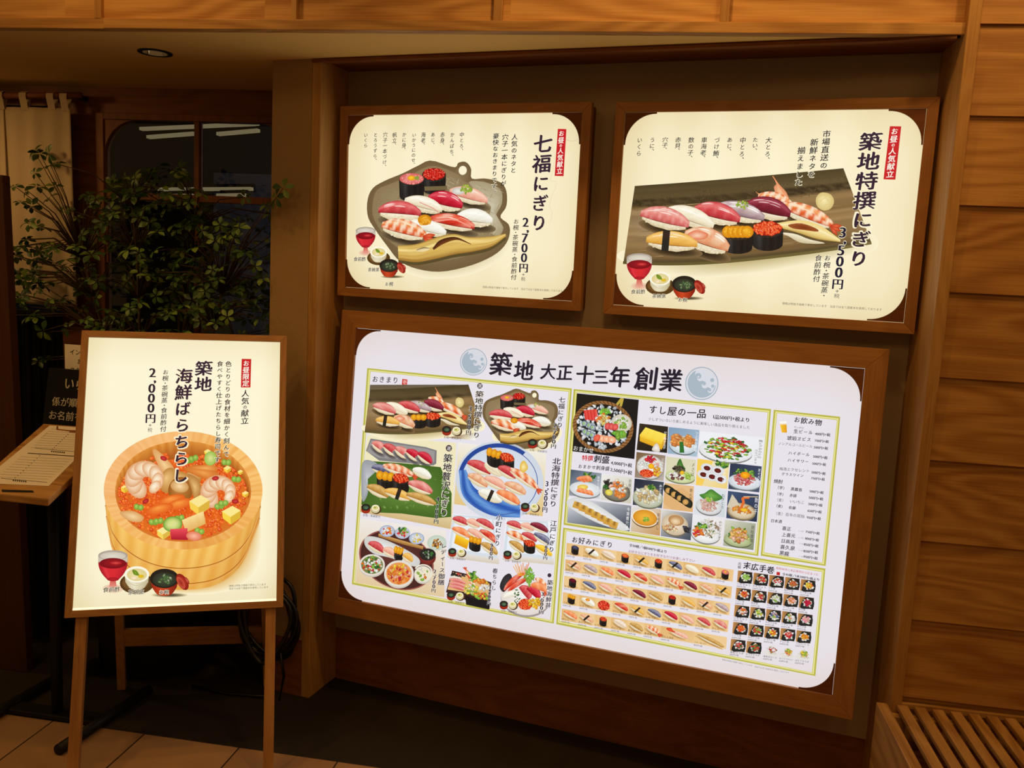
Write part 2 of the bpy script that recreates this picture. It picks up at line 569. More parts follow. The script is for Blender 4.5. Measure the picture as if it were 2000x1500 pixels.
def cloth_strip(x0t, x1t, x0b, x1b, zt, zb_, name, n=26, m=30, amp=.006):
    vs, fs = [], []
    for j in range(m + 1):
        s = j / m
        for i in range(n + 1):
            q = i / n
            x = (x0t + (x1t - x0t) * q) * (1 - s) + (x0b + (x1b - x0b) * q) * s
            y = amp * (math.sin(q * 9 + s * 1.2) * (0.4 + s) + .5 * math.sin(q * 23 + s * 3))
            vs.append((x, y, zt + (zb_ - zt) * s))
    for j in range(m):
        for i in range(n):
            a = j * (n + 1) + i
            fs.append((a, a + 1, a + n + 2, a + n + 1))
    o = MB().add(vs, fs).build(name, M['cloth'], ct, smooth=True)
    sd = o.modifiers.new('thickness', 'SOLIDIFY')
    sd.thickness = 0.002
    return o


PX = lambda x, y: at(x, y, (0, 1, 0), YC)
zt_ = PX(70, 210)[2]
zb_ = PX(160, 600)[2]
cloth_strip(PX(3, 210)[0], PX(138, 210)[0], PX(28, 600)[0], PX(152, 600)[0], zt_, zb_, 'curtain_panel')
cloth_strip(PX(-80, 210)[0], PX(8, 210)[0], PX(-60, 600)[0], PX(26, 600)[0], zt_, zb_, 'curtain_panel')
zr = c[2]
for px in (49, 102, 128, 3):
    x = PX(px, 200)[0]
    hw = .016
    vs, fs = [], []
    prof = [(-.002, zt_ - .01), (-.017, zr - .006), (-.0155, zr + .008), (0, zr + .0165), (.0155, zr + .008), (.017, zr - .006), (.002, zt_ - .01)]
    for y, z in prof:
        vs += [(x - hw, y, z), (x + hw, y, z)]
    for i in range(len(prof) - 1):
        fs.append((2 * i, 2 * i + 1, 2 * i + 3, 2 * i + 2))
    MB().add(vs, fs).build('curtain_tab', M['cloth'], ct)

# framed notice on the timber wall right of the curtain
a, b = at(150, 440, (0, 1, 0), YI - .01), at(212, 513, (0, 1, 0), YI - .01)
t = thing('framed_notice', 'pale paper in a thin wooden frame right of the curtain, half behind leaves', 'notice', ((a[0] + b[0]) / 2, YI - .012, b[2]))
hw, hh = (b[0] - a[0]) / 2, a[2] - b[2]
MB().box(-hw, hw, 0, .01, 0, .018).box(-hw, hw, 0, .01, hh - .018, hh).box(-hw, -hw + .018, 0, .01, .018, hh - .018).box(hw - .018, hw, 0, .01, .018, hh - .018).build('frame', M['dark_wood'], t, bevel=.001)
MB().box(-hw + .016, hw - .016, .003, .009, .016, hh - .016).build('paper', M['cloth'], t)

# dark timber board at the left edge and ribbed dark screen below it
a, b = at(-40, 340, (0, 1, 0), 2.77), at(22, 570, (0, 1, 0), 2.77)
t = thing('sign_post', 'dark brown timber board standing at the left edge before the curtain', 'board', (b[0] - .06, 2.77, 0))
MB().hexa([(-.3, 0, 0), (.085, 0, 0), (.085, .04, 0), (-.3, .04, 0), (-.3, 0, a[2]), (.035, 0, a[2]), (.035, .04, a[2]), (-.3, .04, a[2])]).build('board', M['board_dark'], t, bevel=.003)
a, b = at(30, 610, (0, 1, 0), 3.12), at(92, 610, (0, 1, 0), 3.12)
t = thing('umbrella_stand', 'dark ribbed upright bin at the left, behind the reservation stand', 'bin', ((a[0] + b[0]) / 2 - .08, 3.12, 0))
hgt = a[2]
rb = MB()
for k in range(26):
    ang = 2 * math.pi * k / 26
    rb.tube([(.165 * math.cos(ang), .165 * math.sin(ang), 0.0), (.165 * math.cos(ang), .165 * math.sin(ang), hgt)], .012, 6)
rb.build('ribs', M['black'], t)
MB().lathe([(0, .01), (.155, .01), (.155, hgt - .01), (.165, hgt), (.14, hgt), (.14, .03), (0, .03)]).build('liner', M['pot'], t)

# downlight in the soffit
dl = thing('recessed_downlight', 'round recessed downlight in the soffit above the plant', 'lamp', tuple(hole_c))
MB().lathe([(.041, -.004), (.055, -.004), (.055, 0), (.041, 0), (.041, -.004)]).build('trim_ring', M['black'], dl, smooth=False)
MB().lathe([(.041, -.003), (.038, .02), (.03, .035), (.0, .036)]).build('reflector', M['chrome'], dl, smooth=True)
MB().lathe([(.0, .028), (.016, .028), (.016, .035), (0, .035)]).build('bulb', mat('bulb_glass', (180, 160, 130), .3, emit=(255, 214, 150), strength=1.2), dl)
ceil_hole = MB().lathe([(0, -.02), (.042, -.02), (.042, .045), (0, .045)]).build('hole_cutter', M['black'])
bo = ceil.modifiers.new('hole', 'BOOLEAN')
bo.object = ceil_hole
ceil_hole.location = tuple(hole_c)
dg = bpy.context.evaluated_depsgraph_get()
me = bpy.data.meshes.new_from_object(ceil.evaluated_get(dg))
ceil.modifiers.clear()
ceil.data = me
bpy.data.objects.remove(ceil_hole)

# ------------------------------------------------------------------ potted tree with palmate leaves
tx, ty = -1.83, 3.02
tree = thing('potted_tree', 'leafy green potted tree with five-fingered leaves before the window', 'plant', (tx, ty, 0))
MB().lathe([(0, 0.0), (.19, 0.0), (.21, .02), (.245, .30), (.25, .44), (.232, .445), (.225, .40), (0, .40)], n=56).build('pot', M['pot'], tree, smooth=True)
pot_ = tree.children[0]
MB().lathe([(0, .402), (.222, .402), (.222, .395)], n=40).build('soil', M['soil'], pot_)
poly = [(20, 480), (18, 420), (28, 350), (60, 285), (120, 310), (170, 375), (235, 345), (270, 325), (330, 322), (370, 330), (400, 380), (450, 395), (500, 350), (555, 362), (553, 400), (548, 470), (546, 560), (540, 648), (120, 690), (75, 715), (40, 640), (12, 560)]


def inside(x, y):
    r = False
    for (xa, ya), (xb, yb) in zip(poly, poly[1:] + poly[:1]):
        if (ya > y) != (yb > y) and x < (xb - xa) * (y - ya) / (yb - ya) + xa:
            r = not r
    return r


tips = []
rt = random.Random(5)
fixed = [(262, 379, 2.86), (62, 402, 2.95), (72, 440, 2.95), (53, 372, 2.98), (200, 405, 2.9), (337, 455, 2.9), (345, 335, 2.95), (360, 345, 2.95), (553, 368, 2.80), (540, 385, 2.82), (78, 300, 3.0), (110, 320, 3.0), (395, 450, 2.9), (420, 470, 2.88), (310, 325, 3.0), (75, 705, 2.95), (25, 570, 2.9), (45, 545, 2.9), (215, 415, 2.95), (355, 405, 2.9), (375, 430, 2.9)]
for x, y, d in fixed:
    tips.append(at(x, y, (0, 1, 0), d))
while len(tips) < 430:
    x, y = rt.uniform(5, 560), rt.uniform(280, 720)
    if not inside(x, y) or (x < 150 and y < 480 and rt.random() < .55) or (y < 420 and x > 380 and rt.random() < .7) or (y > 610 and rt.random() < .3):
        continue
    tips.append(at(x, y, (0, 1, 0), rt.uniform(2.82, 3.27) if x < 500 else rt.uniform(2.7, 2.82) if False else rt.uniform(2.84, 3.2)))
_bin = at(61, 610, (0, 1, 0), 3.12)
tips = [p for p in tips if not (p[0] > -1.33 and p[1] > 2.84) and not (math.hypot(p[0] - _bin[0] + .08, p[1] - 3.12) < .22 and p[2] < _bin[2] + .05) and not (abs(p[1] - 2.86) < .05 and p[2] < 1.26 and p[0] > -2.2)]
br = MB()
base = np.array([tx, ty, .40])
trunks = []
for k, (dx, dy, hz) in enumerate(((-.36, .02, 1.55), (-.12, -.05, 1.75), (.1, .06, 1.7), (.3, -.04, 1.45), (-.25, .12, 1.2), (.2, -.1, 1.2))):
    pts = []
    for j in range(9):
        s = j / 8
        pts.append(base + np.array([(.02 * math.cos(k * 1.05)) + dx * s ** 1.3 + .02 * math.sin(s * 7 + k), .02 * math.sin(k * 1.05) + dy * s, (hz - .4) * s]))
    trunks += pts[2:]
    br.tube([p - (tx, ty, 0) for p in pts], [.011 * (1 - .75 * j / 8) for j in range(9)], 7)
TR = np.array(trunks)
lf = MB()
LC = []
for i, p in enumerate(tips):
    q = TR[np.argmin(np.linalg.norm((TR - p) * (1, 1, 1), axis=1) + np.maximum(TR[:, 2] - p[2] + .05, 0) * 2)]
    mid = (p + q) / 2 + np.array([0, 0, .04])
    br.tube([q - (tx, ty, 0), mid - (tx, ty, 0), p - (tx, ty, 0)], [.0035, .002, .0012], 4)
    nl = rt.choice((4, 5, 5, 5))
    size = rt.uniform(.027, .046)
    if i == 0:
        nl, size = 5, .05
    tilt = Matrix.Rotation(rt.uniform(-.7, .7), 3, 'X') @ Matrix.Rotation(rt.uniform(-.6, .6), 3, 'Y')
    if rt.random() < .55 or i < 3:
        tilt = Matrix.Rotation(rt.uniform(.5, 1.3), 3, 'X') @ tilt
    a0 = rt.uniform(0, 6.28)
    for k in range(nl):
        a = a0 + k * 2 * math.pi / 5 + rt.uniform(-.15, .15)
        L = size * rt.uniform(.8, 1.1)
        Wd = L * .27
        pr = [(.10, 0), (.42, .75), (.66, 1.0), (.86, .62), (1.0, 0)]
        vs = []
        for s, ww in pr:
            droop = -L * .25 * s * s
            for sg in (-1, 0, 1):
                v = Vector((L * s, sg * ww * Wd, droop + abs(sg) * ww * Wd * .35))
                v = tilt @ (Matrix.Rotation(a, 3, 'Z') @ v)
                vs.append((p[0] - tx + v.x, p[1] - ty + v.y, p[2] + v.z))
        fs = []
        for j in range(4):
            for e in (0, 1):
                fs.append((3 * j + e, 3 * j + e + 1, 3 * j + 4 + e, 3 * j + 3 + e))
        g = rt.random()
        lf.add(vs, fs, (g, g, g))
br.build('branches', M['bark'], tree, smooth=True)
lm = bpy.data.materials.new('leaf_green')
lm.use_nodes = True
nt = lm.node_tree
b = nt.nodes['Principled BSDF']
b.inputs['Roughness'].default_value = .45
atn = nt.nodes.new('ShaderNodeAttribute')
atn.attribute_name = 'shift'
cr = nt.nodes.new('ShaderNodeValToRGB')
cr.color_ramp.elements[0].color = rgba((40, 66, 26))
cr.color_ramp.elements[1].color = rgba((122, 146, 62))
e_ = cr.color_ramp.elements.new(.6)
e_.color = rgba((62, 96, 38))
nt.links.new(atn.outputs['Fac'], cr.inputs[0])
nt.links.new(cr.outputs[0], b.inputs['Base Color'])
lo = lf.build('leaves', lm, tree, smooth=True)

# things on the window ledge behind the plant
a = at(405, 600, (0, 1, 0), 3.30)
t = thing('menu_booklet', 'grey booklet leaning behind the plant at the window foot', 'booklet', (a[0] + .08, 3.31, wz0 + .02))
MB().beam((0, 0, 0), (-.07, .03, .19), (.06, 0, .02), (0, .004, 0)).build('cover', mat('grey_cover', (130, 116, 108), .6), t)
MB().beam((.02, -.012, 0), (-.05, .018, .15), (.05, 0, .02), (0, .003, 0)).build('page', mat('blue_page', (110, 130, 140), .6), t)
a = at(487, 641, (0, 1, 0), 3.28)
t = thing('rolled_towel', 'small pale rolled towel on the window ledge beside the pillar', 'towel', (a[0], 3.345, wz0 + .042))
ro_ = MB().tube([(-.04, 0, 0), (.04, 0, .0)], .018, 14).build('roll', M['cloth'], t, smooth=True)
MB().tube([(-.006, 0, 0), (.006, 0, .0)], .0195, 14).build('band', M['brass'], ro_, smooth=True)

# ------------------------------------------------------------------ reservation stand with its papers
SX, SY = -1.91, 2.52
st = thing('reservation_stand', 'black floor stand with a tilted wooden top left of the easel sign', 'stand', (SX, SY, 0))
zt = lambda y: .85 + .25 * (y - 2.257)
quad = [(-2.0, 2.262), (-1.727, 2.257), (-1.80, 2.735), (-2.10, 2.728)]
SN = np.array([0, -.25, 1.0])
SN /= np.linalg.norm(SN)
SD = float(SN @ np.array([0, 2.257, .85]))
mb = MB()
mb.hexa([(x - SX, y - SY, zt(y) - .024) for x, y in quad] + [(x - SX, y - SY, zt(y)) for x, y in quad])
tp_ = mb.build('top', M['wood_x'], st, bevel=.004)
qa = lambda x, y, o=0.0: at(x, y, SN, SD + o) - np.array([SX, SY, 0])
mb = MB()
pp = [qa(3, 956, .0006), qa(64, 958, .0006), qa(67, 962, .0006), qa(4, 961, .0006)]
mb.add(pp, [(0, 1, 2, 3)])
mb.build('pen_slot', M['black'], tp_)
MB().tube([(0, 0, .01), (0, 0, zt(SY) - .03)], .018, 14).build('post', M['black'], st, smooth=True)
MB().box(-.08, .1, -.09, .09, zt(SY) - .05, zt(SY) - .026).build('top_bracket', M['black'], st)
fb = MB()
fb.tube([(-1.755 - SX, 2.315 - SY, .018), (-1.708 - SX, 2.74 - SY, .018)], .018, 10)
fb.build('foot', M['black'], st, smooth=True)
fb = MB()
fb.tube([(-2.11 - SX, 2.30 - SY, .018), (-2.07 - SX, 2.74 - SY, .018)], .018, 10)
fb.build('foot', M['black'], st, smooth=True)
MB().box(-2.09 - SX, -1.735 - SX, -.03, .03, .005, .02).build('base_bar', M['black'], st, bevel=.002)

# waiting list sheets on the stand
sheet = [(97, 831), (207, 838), (95, 949), (-40, 943)]
o0 = at(97, 831, SN, SD)
wl = thing('waiting_list', 'ruled white waiting list sheet clipped on the wooden stand top', 'paper', tuple(o0))
qb = lambda x, y, o=0.0: at(x, y, SN, SD + o) - o0
mb = MB()
n_ = SN * .0012
pts = [qb(x, y, .0015) for x, y in sheet]
k = len(pts)
mb.add([p_ for p_ in pts] + [p_ - n_ for p_ in pts], [tuple(range(k))] + [tuple(range(2 * k - 1, k - 1, -1))] + [(i, (i + 1) % k, (i + 1) % k + k, i + k) for i in range(k)])
ws_ = mb.build('sheet', M['paper'], wl)
ink = MB()


def stroke(x0, y0, x1, y1, w_=.6, o=.0019):
    a, b = np.array([x0, y0], float), np.array([x1, y1], float)
    d = b - a
    n2 = np.array([-d[1], d[0]]) / (np.linalg.norm(d) + 1e-9) * w_
    ink.add([qb(*(a + n2), o), qb(*(b + n2), o), qb(*(b - n2), o), qb(*(a - n2), o)], [(0, 1, 2, 3)])


stroke(54, 885, 146, 891, .7)
stroke(68, 875, 146, 882, .35)
stroke(2, 934, 92, 942, .35)
for i in range(10):
    s = i / 9
    stroke(137 - 34 * s, 844 + 33 * s, 136 - 34 * s, 845 + 33 * s, .8)
    stroke(78 - 48 * s, 890 + 43 * s, 77 - 48 * s, 891 + 43 * s, .8)
for i in range(7):
    stroke(100 + i * 4, 881.5 + i * .35, 102.6 + i * 4, 881.8 + i * .35, 1.3)
    stroke(25 + i * 4, 938.2 + i * .35, 27.6 + i * 4, 938.5 + i * .35, 1.3)
for i in range(5):
    stroke(81 + i * 2.5, 854.5 - i * 2, 82 + i * 2.5, 853.6 - i * 2, .4)
for i in range(9):
    s = i / 9
    stroke(100 - 44 * s, 838 + 40 * s, 150 - 8 * s, 841 + 40 * s, .12)
    stroke(40 - 50 * s, 892 + 44 * s, 140 - 50 * s, 897 + 44 * s, .12)
ink.build('ruling', M['ink'], ws_)
mb = MB()
for path in ([(112, 833), (111, 838), (135, 841), (150, 841.5), (151, 836)], [(135, 841), (142, 844), (153, 843)]):
    mb.tube([qb(x, y, .004) for x, y in path], .0022, 6)
mb.build('clip', M['brass'], wl, smooth=True)


# ------------------------------------------------------------------ lettering: glyph outlines of the built-in font
GC = {}
STYLE = {'thin': (0, [(0, 0)]), 'plain': (0, [(0, 0)]), 'bold': (0, [(-.012, .0), (0, .008), (0, -.008), (.012, 0)]),
         'brush': (0, [(-.018, .011), (-.006, .004), (.006, -.004), (.018, -.011)]),
         'fine': (0, [(-.013, .007), (0, 0), (.013, -.007)]),
         'heavy': (0, [(-.026, .016), (-.013, .008), (0, 0), (.013, -.008), (.026, -.016)]),
         'serif': (0, [(-.036, 0), (-.018, 0), (0, 0), (.018, 0), (.036, 0)]),
         'halo': (0, [(0, 0)] + [(.055 * math.cos(k * .785), .055 * math.sin(k * .785)) for k in range(8)])}
_tc = bpy.data.curves.new('lettering', 'FONT')
_to = bpy.data.objects.new('lettering', _tc)
COL.objects.link(_to)


def glyph(ch, style):
    key = (ch, style)
    if key not in GC:
        off, nib = STYLE[style]
        _tc.body = ch
        _tc.offset = off
        _tc.resolution_u = 3
        dg_ = bpy.context.evaluated_depsgraph_get()
        dg_.update()
        ev = _to.evaluated_get(dg_)
        m_ = ev.to_mesh()
        v = np.array([tuple(x.co)[:2] for x in m_.vertices]).reshape(-1, 2)
        f_ = [tuple(p_.vertices) for p_ in m_.polygons]
        ev.to_mesh_clear()
        _tc.offset = 0
        wide = ord(ch) > 0x2000
        adv = 1.0 if wide else (float(v[:, 0].max()) + .06 if len(v) else .3)
        if style in ('brush', 'heavy', 'fine') and wide and len(v):
            if 0x3040 < ord(ch) < 0x30ff:
                v = (v - (.5, .38)) * (.86, .9) + (.5, .38)
            v = v + np.stack([.04 * (v[:, 1] - .38), .085 * (v[:, 0] - .5)], 1)      # strokes rise to the right
        vv, ff = [], []
        for dx, dy in nib:
            o_ = sum(len(q_) for q_ in vv)
            if len(v):
                vv.append(v + (dx, dy))
                ff += [tuple(i_ + o_ for i_ in t_) for t_ in f_]
        GC[key] = (np.concatenate(vv) if vv else np.zeros((0, 2)), ff, adv)
    return GC[key]


def letters(mb, text, pos, size, style='plain', squeeze=1.0, track=0.0):
    """one line of raised lettering into mb; pos(x, y) gives the point of the board"""
    x = 0.0
    for ch in text:
        v, f_, adv = glyph(ch, style)
        if len(v):
            mb.add([pos(x + a * size * squeeze, b * size) for a, b in v], f_)
        x += adv * size * squeeze + track
    return x


# black greeting board and paper note behind the stand top
yb = 2.78
A0 = at(82, 832, (0, 1, 0), yb)
A1 = at(94, 721, (0, 1, 0), yb)
nb = thing('notice_board', 'black board with pale greeting lettering behind the stand top', 'sign', (A0[0], yb, A0[2]))
hb = A1[2] - A0[2]
lean = (A1[0] - A0[0]) * .3
mb = MB()
mb.hexa([(0, 0, 0), (.42, 0, 0), (.42, .012, 0), (0, .012, 0), (lean, .03, hb), (.42 + lean, .03, hb), (.42 + lean, .042, hb), (lean, .042, hb)])
bo_ = mb.build('board', M['board_black'], nb, bevel=.001)
MB().box(.02, .40, .014, .045, -.13, 0.012).build('foot', M['black'], nb)
mb = MB()
for txt, px, py, sz in (('いらっしゃいませ', 114, 759, .047), ('係が順にご案内します', 95, 791, .034), ('お名前を書いてください', 92, 817, .034)):
    a = at(px, py, (0, 1, 0), yb)
    x0, z0 = a[0] - A0[0], a[2] - A0[2]
    sc = min(1.0, (.405 - x0) / (len(txt) * sz))
    letters(mb, txt, lambda x, y: (x0 + lean * (z0 + y) / hb + x * sc, .03 * (z0 + y) / hb - .0012, z0 + y), sz, 'bold')
mb.build('lettering', M['chalk'], bo_)
yn = 2.86
B0, B1 = at(131, 728, (0, 1, 0), yn), at(126, 672, (0, 1, 0), yn)
nt_ = thing('paper_note', 'small white paper note with handwriting above the black board', 'paper', (B1[0], yn, B0[2] - .13))
hb2 = B1[2] - B0[2] + .13
sh_ = MB().box(0, .24, 0, .003, 0, hb2).build('sheet', M['paper'], nt_)
MB().tube([(.12, .012, -(B0[2] - .13) + .0), (.12, .012, hb2 * .7)], .007, 8).build('stand_rod', M['black'], nt_, smooth=True)
MB().box(.05, .19, -.05, .07, -(B0[2] - .13), -(B0[2] - .13) + .008).build('stand_base', M['black'], nt_)
mb = MB()
for k, txt in enumerate(('インターホンで', 'お呼び下さい', 'スタッフが参ります', 'お待ち下さい')):
    letters(mb, txt, lambda x, y: (.02 + (k % 2) * .03 + x, -.0008, hb2 - .035 - k * .033 + y), .022, 'thin')
mb.build('writing', M['ink'], sh_)

# ------------------------------------------------------------------ slatted bench at the planked wall
bz = 0.427
bn = thing('slatted_bench', 'oak bench with slatted seat against the planked wall', 'bench', (0.702, YF - .0235, 0))
bx0, bd, bl = 0.0, 0.62, 1.5
MB().box(-.004, .026, -bd, 0, 0, bz).build('end_panel', M['wood_y'], bn, bevel=.002)
s0 = at(1748, 1369, (0, 0, 1), bz)[0] - .702
for k in range(32):
    x = s0 + k * .0472
    MB().box(x, x + .0285, -bd, -.001, bz - .014, bz).build('slat', M['wood_y'], bn, bevel=.0012)
MB().box(.026, bl, -bd + .02, -bd + .045, 0.0, bz - .024).build('apron', M['wood_x'], bn)
MB().box(.026, bl, -.03, -.004, bz - .09, bz - .024).build('apron', M['wood_x'], bn)
MB().box(.026, bl, -bd + .05, -.035, .02, .05).build('floor_board', M['dark_wood'], bn)
MB().box(.064, bl, .0, .0125, bz - .01, bz + .005).build('back_strip', M['wood_x'], bn, bevel=.001)


# ------------------------------------------------------------------ printed sheets: flat artwork as coloured mesh
class Plane:
    """front plane of a sign; O is its lower left corner"""

    def __init__(s, O, eu, ev):
        s.O, s.eu, s.ev = np.asarray(O, float), np.asarray(eu, float), np.asarray(ev, float)
        s.en = np.cross(s.eu, s.ev)          # towards the viewer

    def shifted(s, d):
        return Plane(s.O + s.en * d, s.eu, s.ev)

    def uv(s, x, y):
        p = at(x, y, s.en, float(s.en @ s.O)) - s.O
        return np.array([p @ s.eu, p @ s.ev])

    def matrix(s, w):
        b = s.O + s.eu * w / 2
        e = -s.en
        return Matrix(((s.eu[0], e[0], s.ev[0], b[0]), (s.eu[1], e[1], s.ev[1], b[1]), (s.eu[2], e[2], s.ev[2], b[2]), (0, 0, 0, 1)))


def smooth_path(p, n, closed=False):
    """n points along a Catmull-Rom curve through p"""
    p = np.asarray(p, float)
    m = len(p)
    if m == 2 and not closed:
        t = np.linspace(0, 1, n)[:, None]
        return p[0] * (1 - t) + p[1] * t
    q = np.vstack([p[-1], p, p[0], p[1]]) if closed else np.vstack([2 * p[0] - p[1], p, 2 * p[-1] - p[-2]])
    seg = m if closed else m - 1
    out = []
    for t in np.linspace(0, seg, n, endpoint=not closed):
        i = min(int(t), seg - 1)
        f_ = t - i
        a, b, c_, d = q[i], q[i + 1], q[i + 2], q[i + 3]
        out.append(.5 * (2 * b + (c_ - a) * f_ + (2 * a - 5 * b + 4 * c_ - d) * f_ ** 2 + (3 * b - a - 3 * c_ + d) * f_ ** 3))
    return np.array(out)


mixc = lambda a, b, t: np.asarray(a, float) * (1 - t) + np.asarray(b, float) * t


class Art:
    STEP = 1.2e-5

    def __init__(s, plane):
        s.pl = plane
        s.v, s.f, s.c, s.d = [], [], [], []
        s.n = 0
        s.lay = 0
        s.map = None

    # placing: photo position -> sheet; inside a cell, unit square -> photo position
    def cell(s, quad=None):
        if quad is None:
            s.map = None
            return
        tl, tr, br, bl = [np.asarray(q, float) for q in quad]
        s.map = lambda p: (tl * (1 - p[0]) + tr * p[0]) * (1 - p[1]) + (bl * (1 - p[0]) + br * p[0]) * p[1]

    def to(s, p):
        if s.map is not None:
            p = s.map(p)
        return s.pl.uv(p[0], p[1])

    def raw(s, uv, faces, cols, lay=None):
        if lay is None:
            s.lay += 1
            lay = s.lay
        k = len(uv)
        s.v.append(np.asarray(uv, float))
        s.d.append(np.full(k, lay * s.STEP))
        cols = np.asarray(cols, float)
        if cols.ndim == 1:
            cols = np.tile(cols, (k, 1))
        s.c.append(cols)
        s.f += [tuple(i + s.n for i in t) for t in faces]
        s.n += k

    def pts(s, p):
        return np.array([s.to(q) for q in p])

    def poly(s, p, c, cs=None):
        """flat polygon; cs gives one colour per corner"""
        uv = s.pts(p)
        tri = tessellate_polygon([[Vector((a, b, 0)) for a, b in uv]])
        s.raw(uv, tri, c if cs is None else cs)

    def blob(s, p, cin, cout, n=36, rings=3, curve=True, hi=(0, 0), power=1.0):
        """closed outline shaded from its middle to its edge; hi moves the middle"""
        q = smooth_path(p, n, True) if curve else np.asarray(p, float)
        n = len(q)
        ctr = q.mean(0) + np.asarray(hi, float)
        P, C, Fc = [ctr], [np.asarray(cin, float)], []
        for r in range(1, rings + 1):
            t = r / rings
            for k in range(n):
                P.append(ctr + (q[k] - ctr) * t)
                C.append(mixc(cin, cout, t ** power))
        for k in range(n):
            Fc.append((0, 1 + k, 1 + (k + 1) % n))
        for r in range(rings - 1):
            for k in range(n):
                a, b = 1 + r * n + k, 1 + r * n + (k + 1) % n
                Fc.append((a, a + n, b + n, b))
        s.raw(s.pts(P), Fc, np.array(C))

    def ell(s, cx, cy, rx, ry, cin, cout=None, rot=0, n=28, rings=3, hi=(0, 0), power=1.0):
        t = np.linspace(0, 2 * math.pi, n, endpoint=False)
        a, b = rx * np.cos(t), ry * np.sin(t)
        cr_, sr = math.cos(rot), math.sin(rot)
        s.blob(np.stack([cx + a * cr_ - b * sr, cy + a * sr + b * cr_], 1), cin, cin if cout is None else cout, n, rings, False, hi, power)

    def ring(s, cx, cy, rx, ry, w_, c, rot=0, n=44, a0=0, a1=2 * math.pi, c2=None):
        t = np.linspace(a0, a1, n)
        P, C = [], []
        cr_, sr = math.cos(rot), math.sin(rot)
        for k in (1, 1 - w_):
            a, b = rx * k * np.cos(t), ry * k * np.sin(t)
            P.append(np.stack([cx + a * cr_ - b * sr, cy + a * sr + b * cr_], 1))
            C += [c if k == 1 or c2 is None else c2] * n
        s.raw(s.pts(np.concatenate(P)), [(i, i + 1, i + 1 + n, i + n) for i in range(n - 1)], np.array(C, float))

    def patch(s, top, bot, cf, n=16, m=5):
        """sheet between two curves; cf(along, across) gives the colour"""
        a, b = smooth_path(top, n + 1), smooth_path(bot, n + 1)
        P, C = [], []
        for j in range(m + 1):
            t = j / m
            for i in range(n + 1):
                P.append(a[i] * (1 - t) + b[i] * t)
                C.append(cf(i / n, t))
        Fc = [(j * (n + 1) + i, j * (n + 1) + i + 1, (j + 1) * (n + 1) + i + 1, (j + 1) * (n + 1) + i) for j in range(m) for i in range(n)]
        s.raw(s.pts(P), Fc, np.clip(np.array(C, float), 0, 255))

    def line(s, p, w_, c, n=None, taper=False, c2=None):
        q = smooth_path(p, n or max(2, 6 * (len(p) - 1)))
        d = np.gradient(q, axis=0)
        d /= np.linalg.norm(d, axis=1)[:, None] + 1e-9
        nn_ = np.stack([-d[:, 1], d[:, 0]], 1) * w_ / 2
        k = len(q)
        if taper:
            nn_ *= (np.sin(np.linspace(.05, 1, k) * math.pi * .97 + .03) ** .6)[:, None]
        C = [mixc(c, c2, i / (k - 1)) for i in range(k)] * 2 if c2 is not None else c
        s.raw(s.pts(np.concatenate([q + nn_, q - nn_])), [(i, i + 1, i + 1 + k, i + k) for i in range(k - 1)], np.array(C, float))

    def dots(s, pts_, r, cin, cout, n=8):
        for x, y in pts_:
            s.ell(x, y, r, r, cin, cout, n=n, rings=1, hi=(-r * .3, -r * .35))

    # lettering; positions in the photo, sizes follow the sheet
    def _put(s, ch, style, cx, cy, su, sv, c, lay, rot=0):
        v, f_, adv = glyph(ch, style)
        if not len(v):
            return
        wide = ord(ch) > 0x2000
        if wide:
            q = v - (.5, .38)
        else:
            q = v - ((v[:, 0].min() + v[:, 0].max()) / 2, .345)
        if ch in '、。':
            q = v - (.5, .38) + (.55, .52)
        if ch in 'ー（）～／' and rot:
            q = np.stack([q[:, 1], -q[:, 0]], 1)
        s.raw(np.stack([cx + q[:, 0] * su, cy + q[:, 1] * sv], 1), f_, c, lay)

    def col(s, text, p0, p1, style='brush', c=(52, 36, 50), k=1.0, halo=None, wid=None, sizes=None):
        """upright column of writing from photo point p0 (top) to p1 (bottom)"""
        a, b = s.to(p0), s.to(p1)
        wts = np.array(sizes if sizes else [1.0 if ord(ch) > 0x2000 else .92 for ch in text], float)
        for i, ch in enumerate(text):
            if ch in ',・+、 ':
                wts[i] *= .6
        L = np.linalg.norm(b - a)
        cell_ = L / wts.sum()
        u = (a[0] + b[0]) / 2
        passes = ([('halo', halo)] if halo is not None else []) + [(style, c)]
        for st_, cc in passes:
            s.lay += 1
            y = a[1]
            for ch, wt in zip(text, wts):
                h_ = cell_ * wt
                su = (wid or cell_) * k * (sizes and wt or 1)
                big = 1.0 if ord(ch) > 0x2000 else 1.28
                s._put(ch, st_, u + (.25 * su if ch == ',' else 0), y - h_ / 2 - (.0 if ch != ',' else -.3 * su), su * big, cell_ * k * (sizes and wt or 1) * big, cc, s.lay, 1)
                y -= h_

    def row(s, text, p0, p1, style='brush', c=(40, 34, 44), k=1.0, halo=None, hgt=None):
        """line of writing whose middle runs from photo point p0 to p1"""
        a, b = s.to(p0), s.to(p1)
        adv = [glyph(ch, style)[2] for ch in text]
        L = np.linalg.norm(b - a)
        sz = L / sum(adv)
        d = (b - a) / L
        passes = ([('halo', halo)] if halo is not None else []) + [(style, c)]
        for st_, cc in passes:
            s.lay += 1
            x = 0
            for ch, w_ in zip(text, adv):
                m_ = a + d * (x + w_ / 2) * sz
                s._put(ch, st_, m_[0], m_[1], sz * k, (hgt or sz) * k, cc, s.lay)
                x += w_

